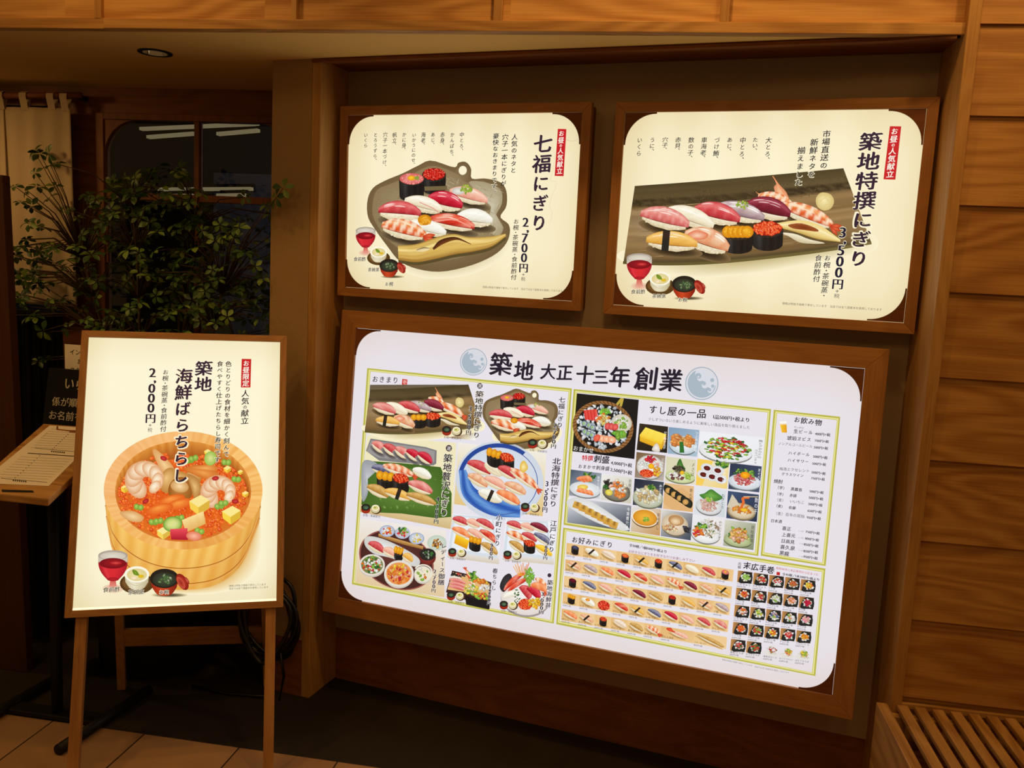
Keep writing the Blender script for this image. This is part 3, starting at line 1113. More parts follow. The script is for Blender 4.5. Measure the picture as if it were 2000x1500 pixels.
    def build(s, name, parent, w_, inset, material):
        V = np.concatenate(s.v)
        D = np.concatenate(s.d)
        C = np.concatenate(s.c)
        co = np.stack([V[:, 0] - w_ / 2, inset - D, V[:, 1]], 1)
        me = bpy.data.meshes.new(name)
        me.from_pydata(co.tolist(), [], s.f)
        ca = me.color_attributes.new('print', 'FLOAT_COLOR', 'POINT')
        col = np.ones((len(C), 4), 'f')
        col[:, :3] = lin(C)
        ca.data.foreach_set('color', col.ravel())
        me.materials.append(material)
        me.update()
        o = bpy.data.objects.new(name, me)
        COL.objects.link(o)
        o.parent = parent
        return o


def backlit(name, strength, rough=.3):
    m = bpy.data.materials.new(name)
    m.use_nodes = True
    nt = m.node_tree
    b = nt.nodes['Principled BSDF']
    a_ = nt.nodes.new('ShaderNodeVertexColor')
    a_.layer_name = 'print'
    b.inputs['Base Color'].default_value = (0.02, 0.02, 0.02, 1)
    b.inputs['Roughness'].default_value = rough
    b.inputs['Specular IOR Level'].default_value = .2
    nt.links.new(a_.outputs[0], b.inputs['Emission Color'])
    b.inputs['Emission Strength'].default_value = strength
    return m


M['print'] = backlit('backlit_print', 1.0)

# ------------------------------------------------------------------ food drawing
FISH = {  # base, light, edge, stripe, stripes per piece, stripe weight
    'tuna': ((205, 62, 66), (240, 138, 132), (150, 22, 34), (236, 150, 142), 4, .35),
    'akami': ((198, 24, 48), (240, 110, 120), (140, 8, 28), (214, 60, 80), 3, .3),
    'otoro': ((222, 118, 108), (246, 190, 176), (176, 56, 58), (250, 200, 188), 7, .5),
    'deep': ((120, 26, 46), (190, 90, 104), (78, 10, 26), (150, 50, 66), 4, .3),
    'tai': ((238, 222, 198), (252, 246, 232), (206, 150, 128), (226, 190, 168), 5, .25),
    'white': ((244, 234, 206), (254, 250, 236), (214, 190, 150), (236, 220, 190), 3, .15),
    'squid': ((244, 240, 226), (255, 253, 245), (206, 198, 172), (236, 230, 214), 2, .1),
    'salmon': ((242, 130, 74), (252, 180, 130), (206, 84, 40), (254, 206, 160), 6, .55),
    'pink': ((240, 176, 150), (252, 220, 200), (208, 120, 96), (246, 200, 178), 5, .35),
    'ebi': ((226, 92, 34), (250, 190, 120), (196, 60, 22), (252, 232, 204), 5.5, .95),
    'kani': ((214, 54, 34), (246, 130, 96), (160, 26, 18), (250, 206, 180), 1.5, .6),
    'aji': ((190, 166, 164), (240, 230, 226), (110, 84, 96), (150, 110, 118), 3, .4),
    'saba': ((92, 92, 122), (200, 200, 214), (50, 48, 74), (150, 150, 172), 4, .5),
    'eel': ((206, 158, 82), (238, 206, 138), (146, 96, 34), (176, 118, 50), 3, .35),
    'egg': ((246, 196, 44), (255, 226, 110), (212, 146, 14), (252, 210, 80), 2, .2),
    'roe': ((236, 180, 84), (250, 214, 140), (196, 130, 40), (244, 196, 110), 2, .2),
    'clam': ((238, 190, 150), (252, 228, 200), (200, 110, 66), (226, 130, 80), 3, .6),
}


def nigiri(a, p0, p1, w_, kind, n=16, m=6, rice=True, up=1, arch=.35, seed=0, shade=None, band=None):
    """one piece of sushi lying from p0 to p1, w_ thick"""
    p0, p1 = np.asarray(p0, float), np.asarray(p1, float)
    d = p1 - p0
    nrm = np.array([d[1], -d[0]]) / np.linalg.norm(d)
    if nrm[1] > 0:
        nrm = -nrm
    nrm = nrm * w_ * up
    base, light, edge, stripe, fr, sw = FISH[kind]
    S = np.linspace(0, 1, 9)
    prof = np.sin(np.clip(S, .02, .98) * math.pi) ** .55
    top = [p0 + d * s_ + nrm * (.12 + .62 * pr_) for s_, pr_ in zip(S, prof)]
    bot = [p0 + d * s_ - nrm * (.05 + .22 * pr_ * (1 - arch)) + nrm * arch * .25 * pr_ for s_, pr_ in zip(S, prof)]
    if shade is not None:
        c_ = (p0 + p1) / 2 - nrm * .42 + d * .06
        rot = math.atan2(d[1], d[0])
        L = np.linalg.norm(d)
        a.ell(c_[0], c_[1], L * .56, abs(w_) * .36, shade[0], shade[1], rot, n=22, rings=3, power=2)
    if rice:
        rt_ = [p0 + d * (.05 + .9 * s_) + nrm * .1 for s_ in S]
        rb_ = [p0 + d * (.05 + .9 * s_) - nrm * (.10 + .34 * pr_ + .02 * math.sin(s_ * 31 + seed)) for s_, pr_ in zip(S, prof)]
        a.patch(rt_, rb_, lambda s_, t: mixc((250, 242, 218), (206, 184, 138), t ** 2 * .9) + 4 * math.sin(s_ * 61 + t * 17 + seed), n, max(2, m // 2))

    if rice and n > 12:
        rg = np.random.RandomState(int(seed * 7) + 3)
        for _ in range(34):
            s_, t_ = rg.uniform(.1, .9), rg.uniform(.1, .42)
            x, y = p0 + d * s_ - nrm * t_ * math.sin(s_ * math.pi) ** .5
            g_ = rg.uniform(-26, 8)
            a.ell(x, y, abs(w_) * .07, abs(w_) * .038, (250 + g_ * .2, 244 + g_ * .5, 222 + g_), (232 + g_, 216 + g_, 178 + g_), rg.uniform(-.6, .9), n=6, rings=1)

    def cf(s_, t):
        c = mixc(base, light, max(0, 1 - abs(t - .28) * 3.2) * .75)
        c = mixc(c, edge, max(0, (t - .68) * 2.4) + max(0, .10 - t) * 3 + max(0, (abs(s_ - .5) - .42) * 4))
        k = .5 + .5 * math.sin(2 * math.pi * (s_ * fr + t * .55) + seed)
        c = mixc(c, stripe, sw * (k ** 3 if kind != 'ebi' else min(1, max(0, (k - .35) * 3))) * (1 - .5 * max(0, (t - .7) * 3)))
        return c + 5 * math.sin(s_ * 29 + t * 13 + seed)
    a.patch(top, bot, cf, n, m)
    if n > 12:
        if rice:
            a.line(bot[1:-1], abs(w_) * .035, mixc(edge, (60, 30, 10), .45), 16, True)
        hl = [q_ * .72 + r_ * .28 for q_, r_ in zip(top, bot)]
        rg = np.random.RandomState(int(seed * 5) + 1)
        for k_ in range(5):
            i_ = rg.randint(1, 6)
            o_ = nrm * rg.uniform(-.12, .14)
            a.line([hl[i_] + o_, hl[i_ + 1] + o_, hl[i_ + 2] + o_], abs(w_) * rg.uniform(.03, .07), mixc(light, (255, 252, 244), .6), 8, True)
    if kind in ('ebi',):
        e, t_ = p1, d / np.linalg.norm(d)
        q = np.array([t_[1], -t_[0]])
        for ang in (-.55, -.1, .35):
            dr = t_ * math.cos(ang) + q * math.sin(ang)
            pr = np.array([dr[1], -dr[0]])
            o_ = e - t_ * w_ * .15
            a.blob([o_, o_ + dr * w_ * .4 + pr * w_ * .13, o_ + dr * w_ * .75, o_ + dr * w_ * .4 - pr * w_ * .13], (236, 110, 70), (190, 50, 22), 12, 1)
    if band is not None:
        for_ = [p0 + d * (band - .07) , p0 + d * (band + .07)]
        tp = [q_ + nrm * .76 for q_ in for_]
        bt = [q_ - nrm * .45 for q_ in for_]
        a.patch(tp, bt, lambda s_, t: (34 + 30 * max(0, 1 - abs(t - .3) * 5), 36, 32), 2, 4)


def roe(a, cx, cy, rx, ry, r, c1=(250, 120, 60), c2=(206, 40, 20), count=60, seed=1, rot=0):
    rs = np.random.RandomState(seed)
    a.ell(cx, cy, rx, ry, c2, mixc(c2, (90, 10, 5), .35), rot, n=20, rings=1)
    P = []
    cr_, sr = math.cos(rot), math.sin(rot)
    for k in range(count):
        q = math.sqrt((k + .5) / count)
        t = k * 2.39996 + rs.uniform(-.2, .2)
        x, y = rx * q * .96 * math.cos(t), ry * q * .96 * math.sin(t)
        P.append((cx + x * cr_ - y * sr, cy + x * sr + y * cr_))
    P.sort(key=lambda p_: p_[1])
    for x, y in P:
        k = rs.uniform(-.25, .25)
        c_ = mixc(c1, (255, 190, 120) if k > 0 else c2, abs(k) * 1.6)
        a.ell(x, y, r, r, c_, mixc(c2, c_, .35), n=7, rings=1, hi=(-r * .3, -r * .35))
    for x, y in P[::3]:
        a.ell(x - r * .35, y - r * .4, r * .24, r * .2, (255, 236, 214), n=5, rings=1)


def gunkan(a, cx, cy, rx, ry, h_, kind, rot=0.0, seed=0, small=False):
    """battleship roll: dark seaweed wall with a topping"""
    t = np.linspace(0, math.pi, 13)
    cr_, sr = math.cos(rot), math.sin(rot)
    E_ = [(cx + rx * math.cos(k) * cr_ - ry * math.sin(k) * sr, cy + rx * math.cos(k) * sr + ry * math.sin(k) * cr_) for k in t]
    bot = [(cx + .96 * rx * math.cos(k) * cr_ - ry * math.sin(k) * sr * .9, cy + h_ + rx * math.cos(k) * sr + ry * math.sin(k) * .9) for k in t]
    a.patch(E_, bot, lambda s_, q: np.array((26, 24, 24)) + 34 * max(0, 1 - abs(s_ - .7) * 6) * (1 - q * .5) + 6 * math.sin(s_ * 40), 12, 3)
    a.ell(cx, cy, rx, ry, (30, 28, 26), (44, 40, 36), rot, n=22, rings=1)
    if kind == 'ikura':
        roe(a, cx, cy - ry * .18, rx * .93, ry * .95, rx * (.13 if small else .088), count=22 if small else 70, seed=seed + 3, rot=rot)
    elif kind == 'redroe':
        roe(a, cx, cy - ry * .12, rx * .93, ry * .92, rx * (.12 if small else .075), (236, 60, 44), (176, 16, 16), 24 if small else 90, seed + 3, rot)
    elif kind == 'uni':
        rs = np.random.RandomState(seed + 9)
        for i in range(3 if small else 5):
            f_ = i / (2 if small else 4) - .5
            x, y = cx + rx * 1.25 * f_ * cr_, cy + rx * 1.25 * f_ * sr - ry * .25
            a.ell(x, y, rx * .42, ry * .95, (248, 190, 50), (214, 132, 14), rot + .3 * f_, n=16, rings=2, hi=(-rx * .08, -ry * .25))
            if not small:
                for j in range(5):
                    a.ell(x + rs.uniform(-.25, .25) * rx, y + rs.uniform(-.6, .6) * ry, rx * .05, ry * .1, (255, 220, 110), (240, 180, 50), n=6, rings=1)
    elif kind == 'toro':
        a.ell(cx, cy - ry * .1, rx * .96, ry * .95, (240, 150, 140), (210, 96, 92), rot, n=22, rings=2)
        rs = np.random.RandomState(seed + 4)
        for i in range(6 if small else 34):
            q, t_ = math.sqrt(rs.rand()) * .85, rs.uniform(0, 6.28)
            a.ell(cx + rx * q * math.cos(t_), cy - ry * .1 + ry * q * math.sin(t_), rx * .1, ry * .12, (250, 186, 172), (224, 116, 108), rs.uniform(0, 3), n=7, rings=1)
        a.ell(cx + rx * .0, cy - ry * .22, rx * .33, ry * .42, (255, 214, 60), (226, 150, 20), n=16, rings=2, hi=(-rx * .08, -ry * .12))
        for i in range(4 if small else 12):
            a.ell(cx + rx * (.42 + rs.uniform(-.14, .14)), cy - ry * .2 + rs.uniform(-.26, .26) * ry, rx * .08, ry * .11, (170, 196, 70), (96, 140, 40), n=6, rings=1)
    else:
        c1, c2 = FISH[kind][1], FISH[kind][2]
        a.ell(cx, cy - ry * .15, rx * .9, ry * .9, FISH[kind][0], c2, rot, n=18, rings=2, hi=(-rx * .1, -ry * .2))


def scallion(a, x, y, r, seed=0, n=16):
    rs = np.random.RandomState(seed + 21)
    for k in range(n):
        q, t = math.sqrt(rs.rand()) * r, rs.uniform(0, 6.28)
        g = rs.rand()
        a.ell(x + q * math.cos(t), y + q * math.sin(t) * .7, r * .22, r * .18, mixc((206, 214, 96), (150, 180, 60), g), mixc((150, 170, 50), (90, 130, 36), g), rs.uniform(0, 3), n=7, rings=1)


def set_trio(a, g, cap, lab=True, st='fine'):
    """vinegar glass, custard cup on its saucer, lidded soup bowl; g holds their centres and scale"""
    (gx, gy), (cx, cy), (bx, by), r = g
    bg = (238, 222, 176)
    a.ell(gx, gy + 1.70 * r, r * .72, r * .3, (226, 150, 130), (238, 214, 180), n=24)
    a.patch([(gx - .16 * r, gy + .95 * r), (gx + .16 * r, gy + .95 * r)], [(gx - .28 * r, gy + 1.7 * r), (gx + .28 * r, gy + 1.7 * r)], lambda s_, t: mixc((206, 70, 60), (230, 160, 140), t), 4, 3)
    S = np.linspace(0, 1, 9)
    L_ = [(gx - r * (1 - .60 * (max(0, s_ - .25) / .75) ** 2.2), gy - .55 * r + 1.62 * r * s_) for s_ in S]
    R_ = [(gx + r * (1 - .60 * (max(0, s_ - .25) / .75) ** 2.2), gy - .55 * r + 1.62 * r * s_) for s_ in S]

    def glassc(s_, t):
        lvl = .30
        if s_ < lvl:
            return mixc((196, 184, 168), (232, 226, 206), math.sin(t * math.pi))
        return mixc((150, 18, 34), (216, 40, 50), .2 + .8 * math.sin(t * math.pi) ** .7) + np.array([30, 20, 18]) * max(0, 1 - abs(t - .22) * 9)
    a.patch(L_, R_, glassc, 16, 10)
    a.ell(gx, gy - .55 * r, r, r * .36, (206, 194, 176), (172, 160, 146), n=26)
    a.ell(gx, gy - .50 * r, r * .88, r * .28, (226, 220, 204), (204, 194, 178), n=26)
    a.ell(gx, gy - .02 * r, r * .92, r * .36, (170, 24, 36), (120, 10, 24), n=24, hi=(r * .2, -r * .05))
    a.ell(gx + .2 * r, gy - .04 * r, r * .4, r * .12, (222, 80, 70), (170, 24, 36), n=14, rings=2)
    a.ell(gx, gy + 1.06 * r, r * .41, r * .13, (190, 30, 42), (160, 22, 36), n=18, rings=1)
    # saucer and custard cup
    a.ell(cx, cy + .42 * r, r * 1.16, r * .72, (120, 84, 40), (82, 54, 22), n=28)
    a.ell(cx - .1 * r, cy + .4 * r, r * .9, r * .5, (140, 100, 52), (110, 76, 36), n=24)
    a.patch([(cx - .82 * r, cy - .1 * r), (cx + .82 * r, cy - .1 * r)], [(cx - .76 * r, cy + .36 * r), (cx - .45 * r, cy + .76 * r), (cx, cy + .86 * r), (cx + .45 * r, cy + .76 * r), (cx + .76 * r, cy + .36 * r)], lambda s_, t: mixc((246, 240, 214), (190, 176, 134), abs(s_ - .4) * 1.3 + t * .3), 10, 4)
    for k in (.1, .28):
        a.line([(cx - .78 * r, cy + k * r), (cx, cy + (k + .3) * r), (cx + .78 * r, cy + k * r)], r * .04, (206, 194, 158))
    a.ell(cx, cy - .18 * r, r * .84, r * .56, (240, 232, 200), (250, 246, 226), n=26)
    a.ell(cx, cy - .16 * r, r * .68, r * .42, (238, 226, 160), (222, 204, 140), n=22)
    a.blob([(cx - .3 * r, cy - .5 * r), (cx, cy - .42 * r), (cx + .15 * r, cy - .12 * r), (cx - .2 * r, cy - .18 * r)], (130, 160, 40), (96, 130, 30), 14, 1)
    a.ell(cx + .28 * r, cy - .06 * r, r * .2, r * .12, (240, 200, 40), (210, 170, 30), n=12, rings=1)
    a.ell(cx - .2 * r, cy + .06 * r, r * .24, r * .12, (252, 236, 210), (236, 206, 160), n=12, rings=1)
    # lacquer bowl and its lid
    a.ell(bx + .35 * r, by + .95 * r, r * 1.25, r * .16, (60, 52, 34), bg, n=24, power=1.6)
    a.patch([(bx - .95 * r, by - .1 * r), (bx + .95 * r, by - .1 * r)], [(bx - .84 * r, by + .42 * r), (bx - .5 * r, by + .88 * r), (bx, by + 1.0 * r), (bx + .5 * r, by + .88 * r), (bx + .84 * r, by + .42 * r)], lambda s_, t: mixc((210, 74, 34), (130, 26, 14), abs(s_ - .42) * 1.7 + .12 * t), 12, 5)
    a.ell(bx, by - .18 * r, r * .98, r * .66, (48, 42, 34), (30, 26, 22), n=28)
    a.ell(bx, by - .1 * r, r * .8, r * .5, (70, 78, 58), (44, 46, 36), n=24)
    rs = np.random.RandomState(int(bx))
    for k in range(14):
        q, t = math.sqrt(rs.rand()) * .5, rs.uniform(0, 6.28)
        a.ell(bx + .05 * r + q * r * math.cos(t), by - .12 * r + q * r * .6 * math.sin(t), r * .16, r * .09, mixc((96, 128, 70), (196, 200, 160), rs.rand()), (40, 66, 36), rs.uniform(0, 3), n=8, rings=1)
    lx, ly = bx + 1.22 * r, by + .05 * r
    a.ell(lx, ly, r * .34, r * .62, (196, 62, 44), (136, 24, 18), -.55, n=20)
    a.ell(lx - .1 * r, ly + .06 * r, r * .2, r * .46, (150, 34, 24), (206, 84, 62), -.55, n=18)
    a.ell(lx + .32 * r, ly - .1 * r, r * .1, r * .26, (214, 100, 78), (150, 36, 26), -.55, n=12, rings=1)
    if lab:
        for txt, (p_, q_) in zip(('食前酢', '茶碗蒸', 'お椀'), cap):
            a.row(txt, p_, q_, st, (44, 34, 36), halo=(248, 238, 208))


def red_tab(a, quad, text, p0, p1, sizes=None):
    a.poly(quad, (200, 30, 38))
    a.col(text, p0, p1, 'brush', (252, 244, 230), .98, sizes=sizes)


INK = (54, 36, 52)
FOOT = '価格は税抜き価格で表示しています'


# ------------------------------------------------------------------ lit menu signs
def corner_poly(r, lip=.006, n=14):
    p = [(0, 0), (r + lip, 0), (r + lip, .004)]
    for k in range(n + 1):
        t = k / n * math.pi / 2
        p.append((r - r * math.sin(t) + .004, r - r * math.cos(t) + .004))
    return p + [(.004, r + lip), (0, r + lip)]


def make_sign(t, pl, w_, h_, rail, depth, brackets, art_fn, bg, inset=.010, mats=('sign_x', 'sign_z'), prt='print', rad=.09):
    """frame of four mitred rails, light box, printed sheet and corner brackets under the empty t (front plane pl)"""
    g = .0
    F = lambda a, b, c: (a - w_ / 2, c, b)
    for nm, poly, m in (('frame_rail', [(0, 0), (w_, 0), (w_ - rail, rail), (rail, rail)], mats[0]),
                        ('frame_rail', [(rail, h_ - rail), (w_ - rail, h_ - rail), (w_, h_), (0, h_)], mats[0]),
                        ('frame_rail', [(0, 0), (rail, rail), (rail, h_ - rail), (0, h_)], mats[1]),
                        ('frame_rail', [(w_, 0), (w_, h_), (w_ - rail, h_ - rail), (w_ - rail, rail)], mats[1])):
        MB().prism(poly, 0, .028, F).build(nm, M[m], t, bevel=.0012)
    MB().box(-w_ / 2 + .006, w_ / 2 - .006, .020, depth, .006, h_ - .006).build('light_box', M['bracket'], t)
    a = Art(pl.shifted(-inset))
    n, m = 24, 18
    P, C = [], []
    rs = np.random.RandomState(3)
    for j in range(m + 1):
        for i in range(n + 1):
            x, y = i / n, j / m
            P.append((rail - .004 + (w_ - 2 * rail + .008) * x, rail - .004 + (h_ - 2 * rail + .008) * y))
            C.append(bg(x, y))
    a.raw(P, [(j * (n + 1) + i, j * (n + 1) + i + 1, (j + 1) * (n + 1) + i + 1, (j + 1) * (n + 1) + i) for j in range(m) for i in range(n)], np.array(C))
    art_fn(a)
    a.cell(None)
    a.build('printed_sheet', t, w_, inset, M[prt])
    if brackets:
        for sx, sy in ((0, 0), (1, 0), (0, 1), (1, 1)):
            p = [(rail + .0009 + u, rail + .0009 + v) for u, v in corner_poly(rad)]
            if sx:
                p = [(w_ - u, v) for u, v in p]
            if sy:
                p = [(u, h_ - v) for u, v in p]
            MB().prism(p, .003, .0065, F).build('corner_bracket', M['bracket'], t)


def cream(x, y):  # edge falloff and tube bands of the light box painted into the colour
    e = min(x, 1 - x, .25) / .25, min(y, 1 - y, .3) / .3
    k = .45 * (1 - e[0]) ** 2 + .5 * (1 - e[1]) ** 2
    k += .10 * math.sin(x * 2 * math.pi * 5 + .6) * (.4 + abs(y - .4)) + .1
    return mixc((253, 243, 208), (228, 208, 160), min(1, max(0, k)))


K = lambda s_, ox, oy: (lambda *q: [(ox + x / s_, oy + y / s_) for x, y in q] if len(q) > 1 else (ox + q[0][0] / s_, oy + q[0][1] / s_))
cA, cB, cD = K(3.409, 640, 180), K(2.857, 1160, 170), K(2.587, 120, 630)
c1, c2, c3, c4, c5 = K(4.1667, 640, 620), K(4.1667, 640, 940), K(3.948, 1080, 680), K(5, 1080, 1020), K(2.5875, 1400, 780)
SHD = ((52, 40, 28), (126, 108, 78))


def set_plate(a, T, sc, detail=1):
    """assorted sushi on the leaf-shaped stoneware plate; T places it, sc is its scale"""
    O_ = T((300, 640), (265, 720), (268, 830), (320, 920), (400, 1030), (480, 1125), (600, 1178), (760, 1195), (950, 1155), (1100, 1090), (1180, 1020), (1212, 945), (1205, 880), (1150, 830), (1190, 760), (1190, 660), (1150, 600), (1050, 575), (960, 575), (955, 510), (920, 465), (870, 470), (840, 500), (690, 455), (600, 490), (500, 540), (380, 590))
    a.blob(T((420, 1130), (620, 1235), (900, 1225), (1130, 1130), (1240, 980), (1180, 900), (800, 900), (420, 1000)), (170, 150, 100), (251, 241, 206), 40, 6)
    a.blob(O_, (158, 138, 104), (112, 90, 58), 90, 5, power=1.6)
    a.blob(T((330, 650), (300, 740), (310, 850), (420, 1000), (620, 1110), (850, 1110), (1080, 1020), (1160, 930), (1120, 830), (1150, 740), (1140, 650), (1040, 610), (920, 600), (850, 540), (690, 490), (540, 560), (420, 610)), (172, 156, 122), (140, 120, 84), 60, 4)
    rs = np.random.RandomState(5)
    if detail:
        a.blob(T((940, 600), (1050, 600), (1150, 650), (1160, 740), (1120, 830), (1170, 900), (1130, 960), (1060, 900), (1090, 780), (1040, 700)), (206, 198, 172), (168, 154, 120), 40, 4)
        for k in range(420):
            x, y = rs.uniform(560, 1150), rs.uniform(560, 1000)
            if (x - 1000) ** 2 / 190 ** 2 + (y - 800) ** 2 / 230 ** 2 < 1 or y < 620 and 640 < x < 900:
                g = rs.rand()
                dx, dy = (34, 16) if rs.rand() < .5 else (-14, 34)
                a.line(T((x, y), (x + dx, y + dy)), .5, mixc((132, 112, 78), (214, 204, 176), g), 2)
        for k in range(260):
            x, y = rs.uniform(275, 640), rs.uniform(640, 1120)
            if x + (1120 - y) * .6 < 760 and x > 330 - (y - 640) * .1 and y < 700 + x * .75:
                x_, y_ = T((x, y))
                a.ell(x_, y_, .7, .6, mixc((92, 72, 44), (196, 180, 140), rs.rand()), n=5, rings=1)
    a.ell(*T((903, 522)), 27 * sc, 30 * sc, (250, 242, 210), n=20, rings=1, rot=.2)
    # back rolls
    for q in ((570, 700), (720, 660)):
        x, y = T(q)
        a.ell(x, y, 100 * sc, 30 * sc, (48, 38, 26), (150, 130, 96), n=18)
    x, y = T((712, 552))
    gunkan(a, x, y, 80 * sc, 44 * sc, 92 * sc, 'redroe', seed=2, small=not detail)
    x, y = T((565, 582))
    gunkan(a, x, y, 84 * sc, 40 * sc, 112 * sc, 'toro', seed=3, small=not detail)
    a.poly(T((650, 630), (800, 625), (802, 652), (652, 658)), (116, 98, 66))
    n, m = (18, 7) if detail else (8, 4)
    G = lambda q0, q1, w_, kd, **k: nigiri(a, T(q0), T(q1), w_ * sc, kd, n, m, shade=SHD, **k)
    G((815, 668), (1068, 735), 92, 'pink', seed=1)
    x, y = T((925, 648))
    a.ell(*T((875, 660)), 42 * sc, 24 * sc, (240, 236, 226), (200, 196, 190), n=16)
    scallion(a, x, y, 40 * sc, 1, 26 if detail else 8)
    G((672, 715), (902, 770), 112, 'akami', seed=2)
    G((518, 728), (768, 795), 92, 'white', seed=5)
    a.line(T((620, 735), (700, 770), (745, 800)), 3 * sc * 2, (226, 150, 140), 8)
    G((345, 800), (628, 822), 118, 'tuna', seed=.5, arch=.6)
    G((868, 838), (1104, 868), 104, 'squid', seed=3)
    G((690, 850), (985, 908), 92, 'kani', seed=4)
    a.line(T((720, 862), (850, 850), (960, 900)), 5 * sc * 2, (244, 150, 130), 8)
    G((540, 885), (795, 948), 92, 'squid', seed=6)
    a.ell(*T((655, 852)), 46 * sc, 36 * sc, (246, 176, 44), (206, 128, 16), n=18, hi=(-4 * sc, -8 * sc))
    for k in range(14 if detail else 3):
        a.ell(*T((655 + rs.uniform(-34, 34), 855 + rs.uniform(-22, 26))), 8 * sc, 9 * sc, (252, 200, 80), (222, 146, 24), n=7, rings=1)
    G((368, 895), (660, 965), 112, 'ebi', seed=2.2)
    # long conger eel
    top = T((478, 1022), (600, 1012), (740, 965), (850, 945), (950, 966), (1090, 962), (1192, 944))
    bot = T((482, 1118), (600, 1132), (720, 1112), (850, 1082), (980, 1062), (1100, 1030), (1196, 962))
    a.patch([(x, y + 22 * sc) for x, y in top], [(x, y + 20 * sc) for x, y in bot], lambda s_, t: (88, 74, 42), 20, 2)
    a.patch(top, bot, lambda s_, t: mixc(mixc((222, 184, 96), (250, 226, 150), max(0, 1 - abs(t - .3 - .08 * math.sin(s_ * 9)) * 5)), (140, 96, 34), max(0, t - .72) * 2.6 + max(0, .12 - t) * 4 + .25 * max(0, math.sin(t * 30 + s_ * 4))), 40 if detail else 14, 9)
    a.patch(T((600, 1050), (650, 1032), (690, 1040)), T((605, 1062), (650, 1062), (690, 1048)), lambda s_, t: (76, 40, 16) if t < .5 else (236, 214, 160), 8, 2)
    a.patch(T((708, 1040), (760, 985), (860, 965), (962, 1010)), T((716, 1052), (780, 1012), (870, 985), (966, 1016)), lambda s_, t: mixc((60, 26, 12), (120, 66, 30), t), 14, 2)


def art_left(a):
    set_plate(a, cA, 1 / 3.409)
    # old wrinkle in the sheet
    a.line(cA((1510, 380), (1518, 430), (1508, 520), (1490, 590), (1530, 600), (1520, 650), (1500, 690), (1485, 760), (1502, 800), (1490, 870)), .6, (226, 208, 168), 40)
    a.line(cA((1590, 320), (1640, 330), (1672, 318)), .7, (206, 190, 150), 8)
    r = 66 / 3.409
    set_trio(a, (cA((264, 958)), cA((350, 1077)), cA((420, 1166)), r), [cA((185, 1112), (266, 1112)), cA((280, 1182), (356, 1182)), cA((392, 1277), (448, 1277))])
    red_tab(a, cA((1540, 248), (1597, 250), (1578, 562), (1519, 560)), 'お昼の人気献立', cA((1566, 256)), cA((1549, 550)), [1, 1, .55, 1, 1, 1, 1])
    a.col('七福にぎり', cA((1444, 280)), cA((1412, 935)), 'heavy', INK, .98, wid=.066)
    for s_, p_, q_ in (('人気のネタと', (1254, 280), (1244, 545)), ('穴子一本にぎりが', (1192, 280), (1178, 632)), ('豪快なおきまりです。', (1133, 275), (1112, 690))):
        a.col(s_, cA(p_), cA(q_), 'brush', (44, 40, 48), .95, wid=.0235, halo=(250, 240, 206) if '豪' in s_ else None)
    for i, (s_, y0, y1) in enumerate((('中とろ、', 268, 402), ('かんぱち、', 268, 440), ('赤身、', 268, 366), ('あじ、', 268, 362), ('海老、', 268, 366), ('いかうにのせ、', 272, 492), ('かに身、', 268, 396), ('帆立、', 270, 366), ('穴子一本づけ、', 268, 508), ('とろうずら、', 270, 466), ('いくら', 272, 375))):
        x = 903 - i * 63.6
        a.col(s_, cA((x, y0)), cA((x - 3, y1)), 'fine', (62, 54, 56), .95, wid=.0185)
    a.col('2,700円', cA((1327, 835)), cA((1312, 1205)), 'serif', (40, 34, 50), .95, wid=.035)
    a.col('+税', cA((1312, 1205)), cA((1309, 1262)), 'plain', (90, 84, 80), .8, wid=.02)
    a.col('お椀・茶碗蒸・食前酢付', cA((1265, 842)), cA((1246, 1252)), 'fine', (50, 44, 48), .95, wid=.0215)
    a.row(FOOT + '　当店では全て国産米を使用しております', cA((1040, 1296)), cA((1572, 1324)), 'plain', (96, 86, 76))


